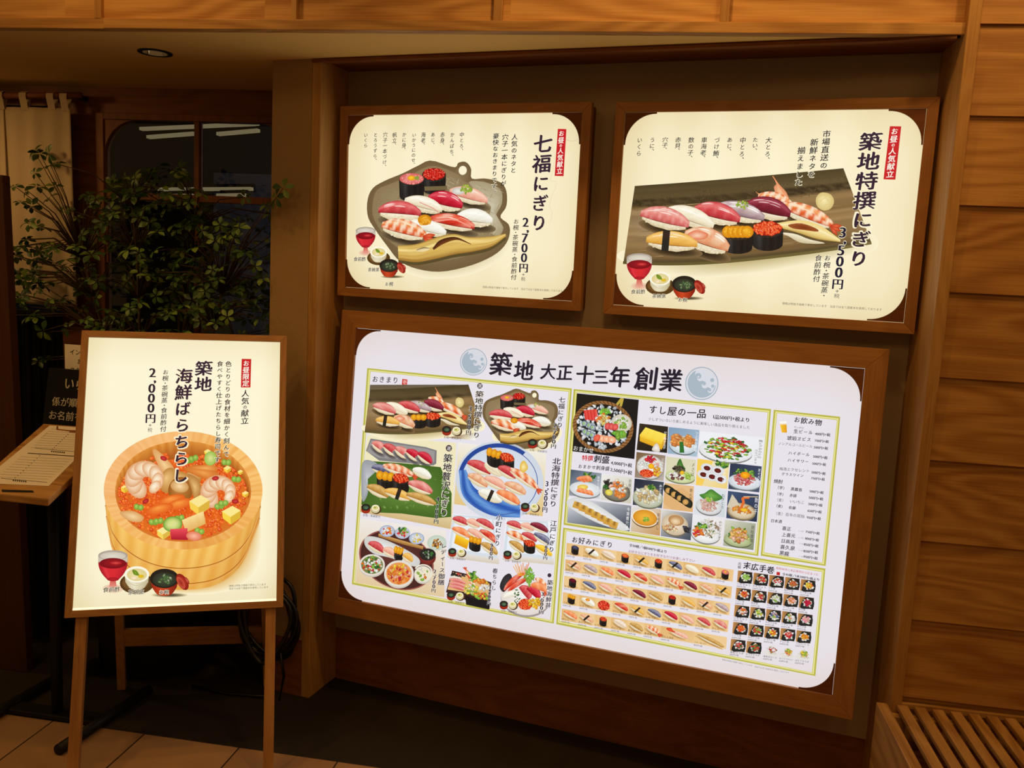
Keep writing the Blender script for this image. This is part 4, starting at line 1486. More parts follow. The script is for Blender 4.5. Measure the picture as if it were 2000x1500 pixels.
def long_plate(a, T, sc, detail=1):
    """assorted sushi on the long brown wooden-grained plate"""
    O_ = T((228, 552), (600, 525), (1000, 490), (1392, 453))
    B_ = T((165, 978), (420, 985), (700, 975), (1050, 940), (1320, 905), (1548, 868))
    L_ = T((165, 978), (200, 770), (228, 552))
    a.blob(T((180, 985), (500, 1060), (900, 1040), (1350, 960), (1580, 900), (1480, 800), (900, 800), (200, 900)), (170, 148, 88), (251, 241, 206), 40, 6)
    rs = np.random.RandomState(4)
    ns = rs.rand(60)

    def cf(s_, t):
        c = mixc((92, 78, 52), (128, 104, 66), t * 1.4) if t < .3 else mixc((146, 116, 74), (110, 86, 58), abs(t - .6) * 1.6)
        k = ns[int(t * 37) % 60]
        c = mixc(c, (186, 152, 104), k * .5 * (t > .27)) - 14 * ns[(int(t * 23) + int(s_ * 3)) % 60]
        if .17 < t < .29:
            c = mixc(c, (48, 38, 24), .75 * ns[int(s_ * 55 + t * 90) % 60] + .2)
        if t > .95 or t < .03:
            c = mixc(c, (70, 60, 36), .7)
        if s_ < .5 and .3 < t < .75:
            c = mixc(c, (196, 190, 182), .32 * max(0, 1 - abs(s_ - .1) * 6) * max(0, 1 - abs(t - .5) * 4))
        return c
    a.patch(O_, B_, cf, 48 if detail else 16, 30 if detail else 12)
    if detail:
        for k in range(150):
            s_, t, l_ = rs.rand() * .8, rs.uniform(.3, .97), rs.uniform(.06, .2)
            q_ = [(228 + 1164 * s2 - 63 * t * (1 - s2) + 150 * t * s2, 552 - 99 * s2 + t * (425 - 10 * s2)) for s2 in (s_, s_ + l_ / 2, s_ + l_)]
            a.line(T(*q_), rs.uniform(.4, 1.0), mixc((86, 66, 42), (196, 164, 116), rs.rand()), 5, True)
        for k in range(420):
            s_, t = rs.rand(), rs.uniform(.12, .33)
            x0, y0 = 228 + (1392 - 228) * s_, 552 - 99 * s_
            x, y = T((x0 - 30 * t, y0 + t * 430 * (1 + .02 * s_)))
            a.ell(x, y, rs.uniform(.5, 1.3), .6, mixc((44, 34, 20), (120, 100, 60), rs.rand()), n=5, rings=1)
    a.line(T((165, 980), (420, 988), (700, 978), (1050, 943), (1320, 908), (1548, 870)), 16 * sc, (92, 80, 40), 24, c2=(120, 104, 60))
    n, m = (18, 7) if detail else (8, 4)
    sh = ((44, 32, 20), (128, 102, 66))
    G = lambda q0, q1, w_, kd, **k: nigiri(a, T(q0), T(q1), w_ * sc, kd, n, m, shade=sh, **k)
    # prawn with its tail up
    a.blob(T((1000, 500), (1035, 545), (1075, 590), (1090, 640), (1050, 655), (1020, 610), (1005, 560), (1020, 540)), (246, 196, 150), (220, 140, 96), 24, 2)
    a.line(T((998, 498), (1030, 545), (1070, 610)), 5 * sc, (246, 150, 100), 8)
    G((915, 615), (1110, 672), 74, 'ebi', rice=False, seed=1)
    for k in range(9 if detail else 0):
        a.line(T((920 + k * 9, 600 + k * 4), (905 + k * 12, 585 + k * 8)), 1, (240, 150, 90), 3)
    G((1040, 668), (1330, 780), 88, 'ebi', seed=.4)
    a.blob(T((1240, 620), (1270, 590), (1320, 600), (1340, 640), (1320, 680), (1280, 690), (1245, 665)), (250, 236, 176), (214, 190, 120), 28, 3, hi=(-6 * sc, -10 * sc))
    for p_ in (((1262, 640), (1290, 620), (1312, 640)), ((1280, 670), (1300, 655), (1326, 660)), ((1250, 615), (1275, 605), (1300, 612))):
        a.line(T(*p_), 4 * sc, (226, 200, 130), 8)
    G((850, 665), (1095, 722), 108, 'deep', seed=1.5)
    G((675, 680), (950, 742), 96, 'aji', seed=2)
    scallion(a, *T((830, 660)), 32 * sc, 5, 22 if detail else 6)
    G((560, 690), (815, 752), 104, 'tuna', seed=.8)
    G((412, 692), (668, 785), 92, 'white', seed=3)
    G((262, 715), (532, 780), 104, 'otoro', seed=1)
    # conger eel on the right
    a.patch(T((1015, 768), (1150, 752), (1260, 780), (1375, 855)), T((1020, 790), (1130, 860), (1250, 885), (1378, 868)), lambda s_, t: (96, 78, 46), 14, 2)
    a.patch(T((1020, 810), (1120, 820), (1200, 850), (1280, 868)), T((1080, 830), (1150, 868), (1230, 876), (1290, 874)), lambda s_, t: mixc((246, 236, 208), (206, 190, 150), t), 10, 3)
    a.patch(T((1010, 762), (1150, 745), (1260, 772), (1375, 852)), T((1015, 782), (1130, 812), (1250, 850), (1375, 866)), lambda s_, t: mixc(mixc((240, 214, 138), (252, 240, 190), max(0, 1 - abs(t - .4) * 4)), (176, 136, 60), max(0, t - .75) * 3 + .2 * max(0, math.sin(t * 26))), 24, 8)
    a.blob(T((1085, 770), (1160, 762), (1240, 790), (1250, 808), (1180, 800), (1110, 790)), (120, 50, 22), (160, 84, 40), 18, 2)
    gunkan(a, *T((970, 798)), 88 * sc, 42 * sc, 80 * sc, 'ikura', seed=2, small=not detail)
    gunkan(a, *T((805, 818)), 84 * sc, 36 * sc, 82 * sc, 'uni', seed=2, small=not detail)
    G((505, 830), (752, 912), 116, 'clam', seed=2)
    a.blob(T((520, 830), (570, 800), (640, 820), (620, 850), (550, 850)), (250, 214, 186), (226, 120, 80), 18, 2)
    G((296, 862), (580, 888), 96, 'roe', seed=1, band=.38)


def art_right(a):
    long_plate(a, cB, 1 / 2.857)
    r = 70 / 2.857
    set_trio(a, (cB((258, 992)), cB((374, 1082)), cB((508, 1112)), r), [cB((212, 1142), (292, 1142)), cB((330, 1166), (408, 1166)), cB((472, 1186), (526, 1188))])
    red_tab(a, cB((1650, 223), (1713, 224), (1680, 520), (1614, 518)), 'お昼の人気献立', cB((1680, 230)), cB((1647, 510)), [1, 1, .55, 1, 1, 1, 1])
    a.col('築地特撰にぎり', cB((1550, 252)), cB((1470, 1010)), 'heavy', INK, .98, wid=.062, halo=(250, 240, 206))
    for s_, p_, q_ in (('市場直送の', (1302, 243), (1280, 462)), ('新鮮ネタを', (1230, 290), (1214, 512)), ('揃えました', (1160, 335), (1142, 556))):
        a.col(s_, cB(p_), cB(q_), 'brush', (46, 40, 48), .95, wid=.024, halo=(246, 236, 200))
    for i, (s_, y1) in enumerate((('大とろ、', 418), ('たい、', 366), ('中とろ、', 418), ('あじ、', 370), ('づけ鮪、', 412), ('車海老、', 408), ('数の子、', 408), ('赤貝、', 366), ('穴子、', 360), ('うに、', 370), ('いくら', 392))):
        x = 975 - i * 71.5
        a.col(s_, cB((x, 282)), cB((x - 4, y1)), 'fine', (58, 50, 56), .95, wid=.0195)
    a.col('3,500円', cB((1388, 782)), cB((1360, 1132)), 'serif', (34, 30, 50), .95, wid=.034, halo=(250, 240, 206))
    a.col('+税', cB((1358, 1130)), cB((1353, 1182)), 'plain', (96, 88, 84), .8, wid=.02)
    a.col('お椀・茶碗蒸・', cB((1304, 935)), cB((1284, 1175)), 'fine', (50, 44, 50), .95, wid=.021, halo=(248, 238, 204))
    a.col('食前酢付', cB((1252, 935)), cB((1244, 1090)), 'fine', (50, 44, 50), .95, wid=.021, halo=(248, 238, 204))
    a.row(FOOT + '　当店では全て国産米を使用しております', cB((1052, 1206)), cB((1606, 1242)), 'plain', (84, 76, 70))


def shrimp(a, T, ctr, r, a0, a1, w_):
    """curled boiled prawn"""
    n = 9
    for k in range(n):
        t = a0 + (a1 - a0) * k / (n - 1)
        ww = w_ * (1 - .45 * (k / (n - 1)) ** 2)
        x, y = ctr[0] + r * math.cos(t), ctr[1] + r * .92 * math.sin(t)
        X_, Y_ = T((x, y))
        a.ell(X_, Y_, ww / 2.587 * .62, ww / 2.587 * .92, (252, 238, 212), (222, 160, 110), t, n=18, rings=3, hi=(-2, -2), power=2)
        a.ell(X_ + ww / 2.587 * .3 * math.cos(t), Y_ + ww / 2.587 * .3 * math.sin(t), ww / 2.587 * .16, ww / 2.587 * .4, (244, 170, 110), (250, 220, 180), t, n=10, rings=1)


def art_easel(a):
    wood_c = lambda s_, t: mixc(mixc((240, 178, 80), (248, 202, 108), .5 + .5 * math.sin(s_ * 90 + 2 * math.sin(s_ * 13))), (196, 120, 40), max(0, abs(s_ - .42) - .22) * 1.2 + .25 * t)
    top = [(cD((615, 848))[0] - 154 * math.cos(k), cD((615, 848))[1] + 114 * math.sin(k)) for k in np.linspace(.02, math.pi - .02, 24)]
    top = [(x, y - 3) for x, y in top]
    bot = cD((228, 1000), (262, 1160), (350, 1270), (480, 1335), (640, 1350), (790, 1320), (910, 1220), (1000, 1010))
    edge_ = smooth_path(bot, 60)[24:]
    sh_ = np.linspace(0, 1, len(edge_))
    a.patch([p_ - (2, 2) for p_ in edge_], [p_ + (42 * math.sin(q_ * math.pi) ** .7 if 0 < q_ < 1 else 0, 12 * (1 - q_)) for p_, q_ in zip(edge_, sh_)], lambda s_, t: mixc((220, 168, 86), (251, 243, 210), t ** .6), 40, 6)
    a.patch(top, bot, wood_c, 70, 6)
    ta_, tb_ = smooth_path(top, 60), smooth_path(bot, 60)
    for t_, c_, w0_ in ((.50, (176, 100, 32), 1.7), (.535, (236, 176, 96), 1.5), (.86, (176, 100, 32), 1.7), (.895, (236, 170, 90), 1.5)):
        a.line([p_ * (1 - t_) + q_ * t_ for p_, q_ in zip(ta_, tb_)], w0_, c_, 70)
    n = 180

    def rimc(k):
        return mixc((250, 200, 120), (206, 120, 40), .5 + .5 * math.sin(k * 2.3)) * (1.0 if math.cos(k) < .2 else .97)
    cx, cy = cD((615, 848))
    rk_ = np.random.RandomState(6).rand(200)
    P, C = [], []
    for rx, ry, dy in ((155, 115.5, 0), (133, 98.5, 2)):
        for k in range(n):
            t = 2 * math.pi * k / n
            P.append((cx + rx * math.cos(t), cy + dy + ry * math.sin(t)))
            q = mixc((250, 200, 122), (238, 170, 84), rk_[k])
            q = mixc(q, (214, 128, 40), .5 * max(0, math.sin(t - .5)) if math.cos(t) > 0 else 0)
            C.append(mixc(q, (244, 180, 130), .5 * max(0, -math.cos(t - .6))))
    a.raw(a.pts(P), [(k, (k + 1) % n, (k + 1) % n + n, k + n) for k in range(n)], np.array(C))
    a.ell(cx, cy + 2, 133, 98.5, (226, 92, 22), (214, 118, 40), n=60, rings=4, power=4)
    # inner wall at the back
    t = np.linspace(math.pi * 1.02, math.pi * 1.98, 24)
    up_ = [(cx + 133 * math.cos(k), cy + 2 + 98.5 * math.sin(k)) for k in t]
    lo_ = [(cx + 128 * math.cos(k), cy + 22 + 84 * math.sin(k)) for k in t]
    a.patch(up_, lo_, lambda s_, q: mixc(mixc((232, 160, 70), (214, 128, 44), .5 + .5 * math.sin(s_ * 140)), (150, 66, 14), q * .6 + .5 * s_ * q), 48, 3)
    rs = np.random.RandomState(8)
    inb = lambda x, y: ((x - cx) / 125) ** 2 + ((y - cy - 10) / 84) ** 2 < 1
    pt = []
    while len(pt) < 1100:
        x, y = cx + rs.uniform(-128, 128), cy + rs.uniform(-84, 96)
        if inb(x, y):
            pt.append((x, y))
    pt.sort(key=lambda q: q[1])
    for x, y in pt:
        g = rs.rand()
        r = rs.uniform(2.6, 4.2)
        a.ell(x, y, r, r, mixc((255, 160, 66), (242, 92, 34), g), mixc((236, 98, 26), (196, 44, 16), g), n=8, rings=1, hi=(-1, -1.2))
        if g > .6:
            a.ell(x - 1, y - 1.3, .8, .6, (255, 226, 190), n=5, rings=1)
    D_ = lambda *q: cD(*q)
    # scallop strips, bamboo, leaves, egg cubes
    def cube(q, s_, c_):
        x, y = cD(q)
        r = s_ / 2.587 * .56
        a.poly([(x - r, y - .4 * r), (x + .1 * r, y - r), (x + r, y - .5 * r), (x - .1 * r, y + .2 * r)], mixc(c_, (255, 255, 230), .45))
        a.poly([(x - r, y - .4 * r), (x - .1 * r, y + .2 * r), (x - .05 * r, y + r), (x - .9 * r, y + .35 * r)], c_)
        a.poly([(x - .1 * r, y + .2 * r), (x + r, y - .5 * r), (x + .95 * r, y + .3 * r), (x - .05 * r, y + r)], mixc(c_, (150, 90, 10), .25))
    for q, s_ in (((325, 845), 36), ((320, 838), 22), ((840, 745), 34), ((740, 660), 30), ((930, 870), 30), ((905, 760), 24)):
        cube(q, s_, (250, 206, 66))
    a.blob(D_((465, 655), (490, 650), (560, 720), (580, 770), (545, 790), (500, 740)), (244, 208, 150), (222, 160, 96), 26, 3)
    for q, w_, h_ in (((600, 800), 60, 46), ((545, 800), 44, 66), ((672, 780), 40, 60)):
        a.ell(*cD(q), w_ / 2.587, h_ / 2.587, (236, 196, 128), (190, 130, 60), .3, n=24, hi=(-5, -5))
    a.blob(D_((620, 740), (720, 725), (800, 770), (770, 800), (690, 780)), (240, 160, 80), (206, 110, 40), 26, 3)
    a.blob(D_((650, 735), (760, 720), (790, 750), (720, 752)), (244, 176, 96), (214, 120, 46), 20, 2)
    a.ell(*cD((605, 850)), 24, 26, (206, 140, 70), (150, 88, 30), .2, n=26, hi=(-4, -6))
    a.ell(*cD((600, 830)), 18, 12, (250, 220, 170), (206, 150, 84), .2, n=20, rings=2)
    a.blob(D_((640, 770), (690, 790), (710, 850), (680, 900), (660, 850)), (232, 190, 120), (180, 120, 56), 20, 2)
    shrimp(a, cD, (430, 798), 60, math.pi * .80, math.pi * 2.22, 74)
    shrimp(a, cD, (800, 862), 54, math.pi * .88, math.pi * 2.14, 68)
    for q in ((520, 930), (560, 900), (600, 920), (500, 945)):
        a.ell(*cD(q), 27, 10, (250, 160, 70), (226, 92, 26), -.25, n=20, rings=2, hi=(-3, -3))
    a.blob(D_((300, 960), (370, 955), (420, 985), (400, 1010), (340, 1000)), (246, 214, 160), (216, 160, 96), 22, 2)
    for q in ((650, 700), (670, 690), (835, 710), (885, 795), (800, 930), (820, 915), (395, 935), (470, 1010), (495, 1005), (700, 1055), (600, 990)):
        w0_ = rs.uniform(-.4, .4)
        for sg_ in (-1, 1):
            a.ell(cD(q)[0] + sg_ * 4, cD(q)[1] + sg_ * w0_ * 3, 5.6, 6.2, (184, 212, 104), (112, 160, 52), w0_ + sg_ * .5, n=12, rings=2, hi=(-1, -1.5))
    a.ell(*cD((755, 690)), 12, 14, (226, 226, 150), (150, 190, 80), .2, n=18, rings=2)
    for q in ((520, 690), (880, 905), (430, 905), (780, 790)):
        a.ell(*cD(q), 7, 4.5, (214, 60, 60), (160, 24, 30), rs.uniform(-.6, .6), n=12, rings=1)
    cube((700, 925), 92, (246, 208, 80))
    cube((860, 975), 84, (246, 212, 70))
    cube((520, 1065), 60, (246, 214, 90))
    a.ell(*cD((565, 1020)), 19, 15, (222, 226, 140), (96, 150, 40), -.1, n=22, rings=3, power=3)
    for q in ((545, 1025), (570, 1028), (580, 1015)):
        a.ell(*cD(q), 2, 2.6, (244, 240, 190), (200, 206, 120), n=8, rings=1)
    a.patch(D_((612, 1000), (720, 955)), D_((632, 1062), (732, 1018)), lambda s_, t: mixc((250, 220, 150), (226, 176, 96), t + .1 * math.sin(s_ * 20)), 6, 3)
    a.patch(D_((552, 1045), (640, 1040)), D_((558, 1098), (642, 1100)), lambda s_, t: mixc((236, 80, 90), (176, 22, 44), t), 6, 3)
    a.ell(*cD((672, 1080)), 15, 9, (250, 190, 160), (226, 120, 90), .1, n=16, rings=2)
    r = 74 / 2.587
    set_trio(a, (cD((266, 1218)), cD((386, 1286)), cD((524, 1306)), r), [cD((216, 1350), (302, 1346)), cD((342, 1362), (424, 1360)), cD((496, 1362), (548, 1360))])
    red_tab(a, cD((912, 190), (960, 191), (956, 334), (908, 334)), 'お昼限定', cD((935, 196)), cD((932, 330)))
    a.col('人気の献立', cD((932, 345)), cD((926, 520)), 'brush', (44, 38, 46), .98, wid=.026, sizes=[1, 1, .6, 1, 1])
    a.col('色とりどりの食材を細かく刻んで', cD((846, 200)), cD((834, 684)), 'brush', (48, 42, 46), .95, wid=.021, halo=(250, 238, 204))
    a.col('食べやすく仕上げたちらし寿司です', cD((803, 200)), cD((790, 712)), 'brush', (48, 42, 46), .95, wid=.021, halo=(250, 238, 204))
    a.col('築地', cD((723, 198)), cD((718, 358)), 'heavy', INK, .98, wid=.056)
    a.col('海鮮ばらちらし', cD((622, 236)), cD((606, 818)), 'heavy', INK, .98, wid=.055, halo=(252, 236, 200))
    a.col('お椀・茶碗蒸・食前酢付', cD((529, 242)), cD((520, 558)), 'fine', (54, 46, 50), .95, wid=.0205)
    a.col('2,000円', cD((464, 236)), cD((455, 516)), 'serif', (50, 36, 46), .95, wid=.034)
    a.col('+税', cD((453, 516)), cD((451, 562)), 'plain', (96, 86, 80), .8, wid=.018)
    a.row(FOOT, cD((848, 1330)), cD((1034, 1322)), 'plain', (80, 70, 60))
    a.row('当店では全て国産米を使用しています', cD((848, 1344)), cD((1046, 1336)), 'plain', (80, 70, 60))


# ------------------------------------------------------------------ the large board
def mini_pair(a, x, y, r):
    """small soup bowl and custard cup at a dish corner (photo scale)"""
    a.ell(x, y + .35 * r, r * .95, r * .85, (196, 60, 34), (140, 28, 18), n=16, rings=1)
    a.ell(x, y - .1 * r, r * .95, r * .72, (40, 34, 30), n=18, rings=1)
    a.ell(x, y - .05 * r, r * .6, r * .42, (92, 128, 92), (50, 66, 50), n=12, rings=1, hi=(r * .2, r * .1))
    X = x + 2.0 * r
    a.ell(X + .15 * r, y + .35 * r, r * 1.05, r * .95, (72, 44, 28), n=18, rings=1)
    a.ell(X, y + .25 * r, r * .9, r * .85, (236, 226, 190), (204, 190, 144), n=18, rings=1)
    a.ell(X, y - .02 * r, r * .8, r * .6, (248, 242, 214), n=18, rings=1)
    a.ell(X, y, r * .6, r * .42, (232, 216, 140), (214, 200, 120), n=12, rings=1)
    a.ell(X - .1 * r, y - .06 * r, r * .2, r * .14, (120, 150, 50), n=8, rings=1)
    a.row('お椀・茶碗蒸付', (x - .6 * r, y + 1.45 * r), (x + 3.0 * r, y + 1.85 * r), 'plain', (50, 44, 44))


def scatter(a, cols, n, cx, cy, rx, ry, r0, r1, seed, stretch=.5):
    rs = np.random.RandomState(seed)
    P = []
    for k in range(n):
        q, t = math.sqrt((k + .5) / n), k * 2.39996 + rs.uniform(-.3, .3)
        P.append((cx + rx * q * math.cos(t), cy + ry * q * math.sin(t)))
    P.sort(key=lambda p: p[1])
    for x, y in P:
        c = np.array(cols[rs.randint(len(cols))], float)
        r = rs.uniform(r0, r1)
        k_ = rs.randint(4, 7)
        al, e_ = rs.uniform(0, 3), rs.uniform(1, 1 + stretch)
        P_ = []
        for j in range(k_):
            t_ = j / k_ * 2 * math.pi + rs.uniform(-.3, .3)
            u_, v_ = r * 1.15 * e_ * math.cos(t_), r * 1.0 * math.sin(t_)
            P_.append((x + u_ * math.cos(al) - v_ * math.sin(al), y + u_ * math.sin(al) + v_ * math.cos(al)))
        a.blob(P_, np.minimum(c * rs.uniform(1.0, 1.2) + 12, 255), c * rs.uniform(.62, .86), k_, 1, False, (-r * .3, -r * .35))


RED, PNK, ORG, YEL, GRN, DGR, WHT, BRN, BLK = (206, 44, 50), (242, 170, 150), (238, 120, 40), (248, 204, 60), (130, 176, 60), (50, 104, 44), (246, 240, 226), (170, 110, 50), (36, 34, 34)


def photo(a, quad, bg, bg2, plate=None, rim=None, items=(), lay=None):
    if lay is not None:
        a.lay = lay
    a.cell(quad)
    a.patch([(0, 0), (1, 0)], [(0, 1), (1, 1)], lambda s_, t: mixc(bg, bg2, .5 * s_ + .5 * t), 4, 4)
    if plate:
        cx, cy, rx, ry, c, cb = plate
        a.ell(cx, cy + .05, rx, ry, mixc(cb, (40, 36, 30), .5), n=26, rings=1)
        a.ell(cx, cy, rx, ry, c, cb, n=30, rings=3, power=2)
        if rim:
            a.ring(cx, cy, rx, ry, .1, rim, n=34)
    for it in items:
        it()
    a.cell(None)


def caption(a, text, p0, p1, c=(240, 236, 230), wid=.0085):
    a.col(text, p0, p1, 'plain', c, .95, wid=wid)


def wave_crest(a, cx, cy, r, c, bg):
    """round wave crest printed in pale blue grey"""
    a.ring(cx, cy, r, r, .07, c, n=60)
    a.ell(cx, cy, r * .88, r * .88, bg, n=44, rings=1)
    t = np.linspace(math.pi * .02, math.pi * 1.36, 30)
    body = [(cx + .86 * r * math.cos(k), cy + .86 * r * math.sin(k)) for k in t]
    crest = [(-.36, -.78), (-.42, -.50), (-.30, -.62), (-.12, -.62), (-.02, -.48), (-.06, -.34), (-.16, -.36), (-.14, -.46), (-.26, -.42), (-.28, -.24), (-.14, -.12), (.02, -.16), (.16, -.12), (.22, .02), (.14, .10), (.08, .04), (-.02, .06), (.04, .26), (.22, .30), (.36, .22), (.48, .28), (.52, .42), (.44, .46), (.40, .40), (.34, .46), (.44, .58), (.62, .54)]
    a.poly(body + [(cx + x * r, cy + y * r) for x, y in crest], c)
    for x, y, q in ((.62, -.2, .12), (.66, .16, .10)):
        a.ell(cx + x * r, cy + y * r, r * q, r * q, c, n=16, rings=1)
    a.ring(cx - .17 * r, cy - .42 * r, r * .13, r * .13, .4, c, n=20, a0=-2.6, a1=2.4)
    a.ring(cx + .12 * r, cy + .0 * r, r * .13, r * .12, .4, c, n=20, a0=-2.8, a1=2.2)
    a.ring(cx + .46 * r, cy + .38 * r, r * .11, r * .10, .4, c, n=20, a0=-2.8, a1=2.2)


def box_line(a, tl, tr, br, bl):
    q = np.array([tl, tr, br, bl], float)
    ctr = q.mean(0)

    def ringq(o0, o1, c):
        P = []
        for o in (o0, o1):
            for p in q:
                d = np.sign(ctr - p)
                P.append(p + d * o)
        a.raw(a.pts(P), [(0, 1, 5, 4), (1, 2, 6, 5), (2, 3, 7, 6), (3, 0, 4, 7)], (0, 0, 0) if c is None else c)
    ringq(0, 3.4, (188, 182, 76))
    ringq(3.4, 5.2, (236, 230, 160))
    ringq(5.2, 6.6, (206, 200, 96))


def art_board(a):
    KK = (40, 32, 46)
    for ch, (x, y), s_ in (('築', c1((1410, 380)), 44), ('地', c1((1597, 432)), 39), ('大', c1((1795, 440)), 31), ('正', c3((92, 188)), 32), ('十', c3((247, 205)), 36), ('三', c3((370, 222)), 32), ('年', c3((515, 222)), 42), ('創', c3((722, 235)), 47), ('業', c3((910, 248)), 46)):
        a.row(ch, (x - s_ / 2, y - s_ * .075), (x + s_ / 2, y + s_ * .075), 'heavy', KK)
    wave_crest(a, *c1((1187, 362)), 26.5, (168, 184, 196), (214, 216, 224))
    wave_crest(a, *c3((1148, 272)), 32.5, (168, 184, 196), (216, 218, 226))
    box_line(a, c1((322, 412)), c1((1988, 578)), c2((1840, 1158)), c2((197, 838)))
    box_line(a, c3((160, 315)), c3((1682, 470)), (1481, 1086), c3((82, 1362)))
    box_line(a, c5((288, 52)), c5((624, 88)), c5((550, 842)), c5((222, 790)))
    box_line(a, c4((100, 52)), c5((549, 855)), c5((498, 1398)), c4((32, 995)))
    L0 = a.lay

    # ---- set menus (left block)
    a.row('おきまり', c1((360, 500)), c1((580, 512)), 'fine', (50, 44, 50))
    a.poly(c1((608, 500), (650, 506), (646, 552), (604, 546)), (206, 52, 44))
    a.row('壱', c1((611, 524)), c1((645, 530)), 'plain', (250, 220, 210))
    a.cell([c1((345, 548)), c1((1148, 546)), c1((1205, 1000)), c1((322, 918))])
    a.patch([(0, 0), (1, 0)], [(0, 1), (1, 1)], lambda s_, t: mixc(mixc((104, 92, 74), (150, 118, 82), min(1, t * 1.5)), (238, 230, 200), max(0, s_ - .86) * 6 + max(0, t - .88) * 5 * s_), 14, 8)
    a.cell(None)
    T1 = lambda *q: (lambda o: o if len(q) > 1 else o[0])([c1((345 + (x - 228) * .688, 548 + (y - 500) * .80 + (x - 228) * .03)) for x, y in q])
    lay_p = a.lay
    long_plate(a, lambda *q: T1(*q), 1 / 5.6, 0)
    mini_pair(a, *c1((970, 915)), 9.5)
    a.col('築地特撰にぎり', c1((1237, 595)), c1((1213, 985)), 'brush', INK, .98, wid=.031, halo=(238, 234, 214))
    a.ell(*c1((1240, 557)), 5.2, 5.6, (60, 44, 60), n=18, rings=1)
    a.row('選', c1((1224, 556)), c1((1256, 559)), 'plain', (240, 236, 230))
    a.col('3,500円', c1((1162, 722)), c1((1148, 960)), 'serif', (46, 40, 60), .95, wid=.021, halo=(232, 226, 206))
    a.lay = L0
    T2 = lambda *q: (lambda o: o if len(q) > 1 else o[0])([c1((1262 + (x - 265) * .66, 560 + (y - 455) * .66 + (x - 265) * .045)) for x, y in q])
    set_plate(a, T2, 1 / 6.3, 0)
    mini_pair(a, *c1((1668, 1020)), 9.5)
    a.col('七福にぎり', c1((1912, 645)), c1((1888, 900)), 'brush', INK, .98, wid=.024, halo=(236, 236, 236))
    a.col('2,700円', c1((1856, 860)), c1((1835, 1068)), 'serif', (46, 40, 60), .95, wid=.020, halo=(236, 230, 220))
    # tuna set on slate and green plate
    a.lay = L0
    a.cell([c1((322, 958)), c1((1048, 1020)), c2((1010, 390)), c2((262, 250))])
    a.patch([(0, 0), (1, 0)], [(0, 1), (1, 1)], lambda s_, t: mixc((240, 230, 190), (206, 176, 120), max(0, t - .7) * 3), 6, 6)
    a.cell(None)
    a.poly(c1((312, 1085), (350, 985), (800, 1055), (888, 1082), (884, 1190), (860, 1205), (420, 1165)), (128, 126, 128))
    a.poly(c1((318, 1092), (356, 1000), (800, 1068), (872, 1090), (868, 1178), (420, 1142)), (156, 152, 150))
    for k, kd in enumerate(('otoro', 'tuna', 'otoro', 'akami', 'akami')):
        x, y = 360 + k * 93, 1020 + k * 22
        nigiri(a, c1((x, y)), c1((x + 112, y + 82)), 17, kd, 9, 5, seed=k, shade=((70, 66, 66), (140, 136, 136)))
    gp = c1((300, 1165), (600, 1185), (920, 1218)) + c2((1010, 100), (1005, 290), (880, 300), (600, 262), (430, 255), (275, 190))
    a.blob(gp, (104, 142, 60), (66, 102, 36), 50, 4, curve=False)
    for k in range(40):
        x, y = RS.uniform(420, 960), RS.uniform(1215, 1560)
        a.ell(*c1((x, y)), RS.uniform(1.5, 5), RS.uniform(.8, 2.5), mixc((84, 122, 46), (160, 180, 100), RS.rand()), (88, 126, 50), RS.uniform(0, 3), n=9, rings=1)
    a.blob(c1((285, 1180), (370, 1170), (420, 1220), (350, 1290), (300, 1330), (330, 1420), (290, 1500), (275, 1400)), (200, 202, 208), (150, 154, 160), 30, 2)
    nigiri(a, c1((358, 1222)), c1((530, 1275)), 17, 'saba', 9, 5, seed=1)
    nigiri(a, c1((450, 1210)), c1((700, 1290)), 17, 'ebi', 10, 5, seed=1)
    nigiri(a, c1((690, 1240)), c1((840, 1310)), 17, 'squid', 9, 5, seed=1)
    gunkan(a, *c1((470, 1300)), 17, 9.5, 18, 'uni', .15, small=True)
    gunkan(a, *c1((595, 1315)), 17, 10, 19, 'ikura', .15, small=True)
    nigiri(a, c1((655, 1350)), c1((850, 1430)), 20, 'otoro', 9, 5, seed=2)
    nigiri(a, c2((320, 45)), c2((495, 130)), 19, 'eel', 9, 5, seed=2)
    nigiri(a, c2((465, 80)), c2((680, 150)), 18, 'roe', 9, 5, band=.5, seed=2)
    nigiri(a, c2((640, 110)), c2((880, 190)), 17, 'eel', 10, 5, seed=3)
    mini_pair(a, *c2((312, 215)), 9.5)
    a.ell(*c1((988, 1064)), 6, 6.4, (60, 44, 60), n=18, rings=1)
    a.row('選', c1((971, 1063)), c1((1005, 1067)), 'plain', (240, 236, 230))
    a.col('築地贅沢にぎり', c1((983, 1108)), c2((946, 290)), 'brush', INK, .98, wid=.034, halo=(226, 226, 200))
    a.col('4,200円', c2((898, 125)), c2((884, 348)), 'serif', (46, 40, 60), .95, wid=.02, halo=(220, 226, 196))
    # blue and white plate
    a.lay = L0
    a.cell([c1((1062, 1018)), c1((1780, 1100)), c2((1750, 285)), c2((1028, 185))])
    a.patch([(0, 0), (1, 0)], [(0, 1), (1, 1)], lambda s_, t: mixc((240, 236, 224), (226, 196, 130), t), 4, 4)
    a.cell(None)
    bx, by = c1((1400, 1330))
    a.ell(bx, by, 86, 77, (226, 232, 240), (206, 214, 226), .18, n=60, rings=1)
    a.ring(bx, by, 82, 73, .10, (36, 70, 150), .18, 60, math.pi * 1.02, math.pi * 1.66)
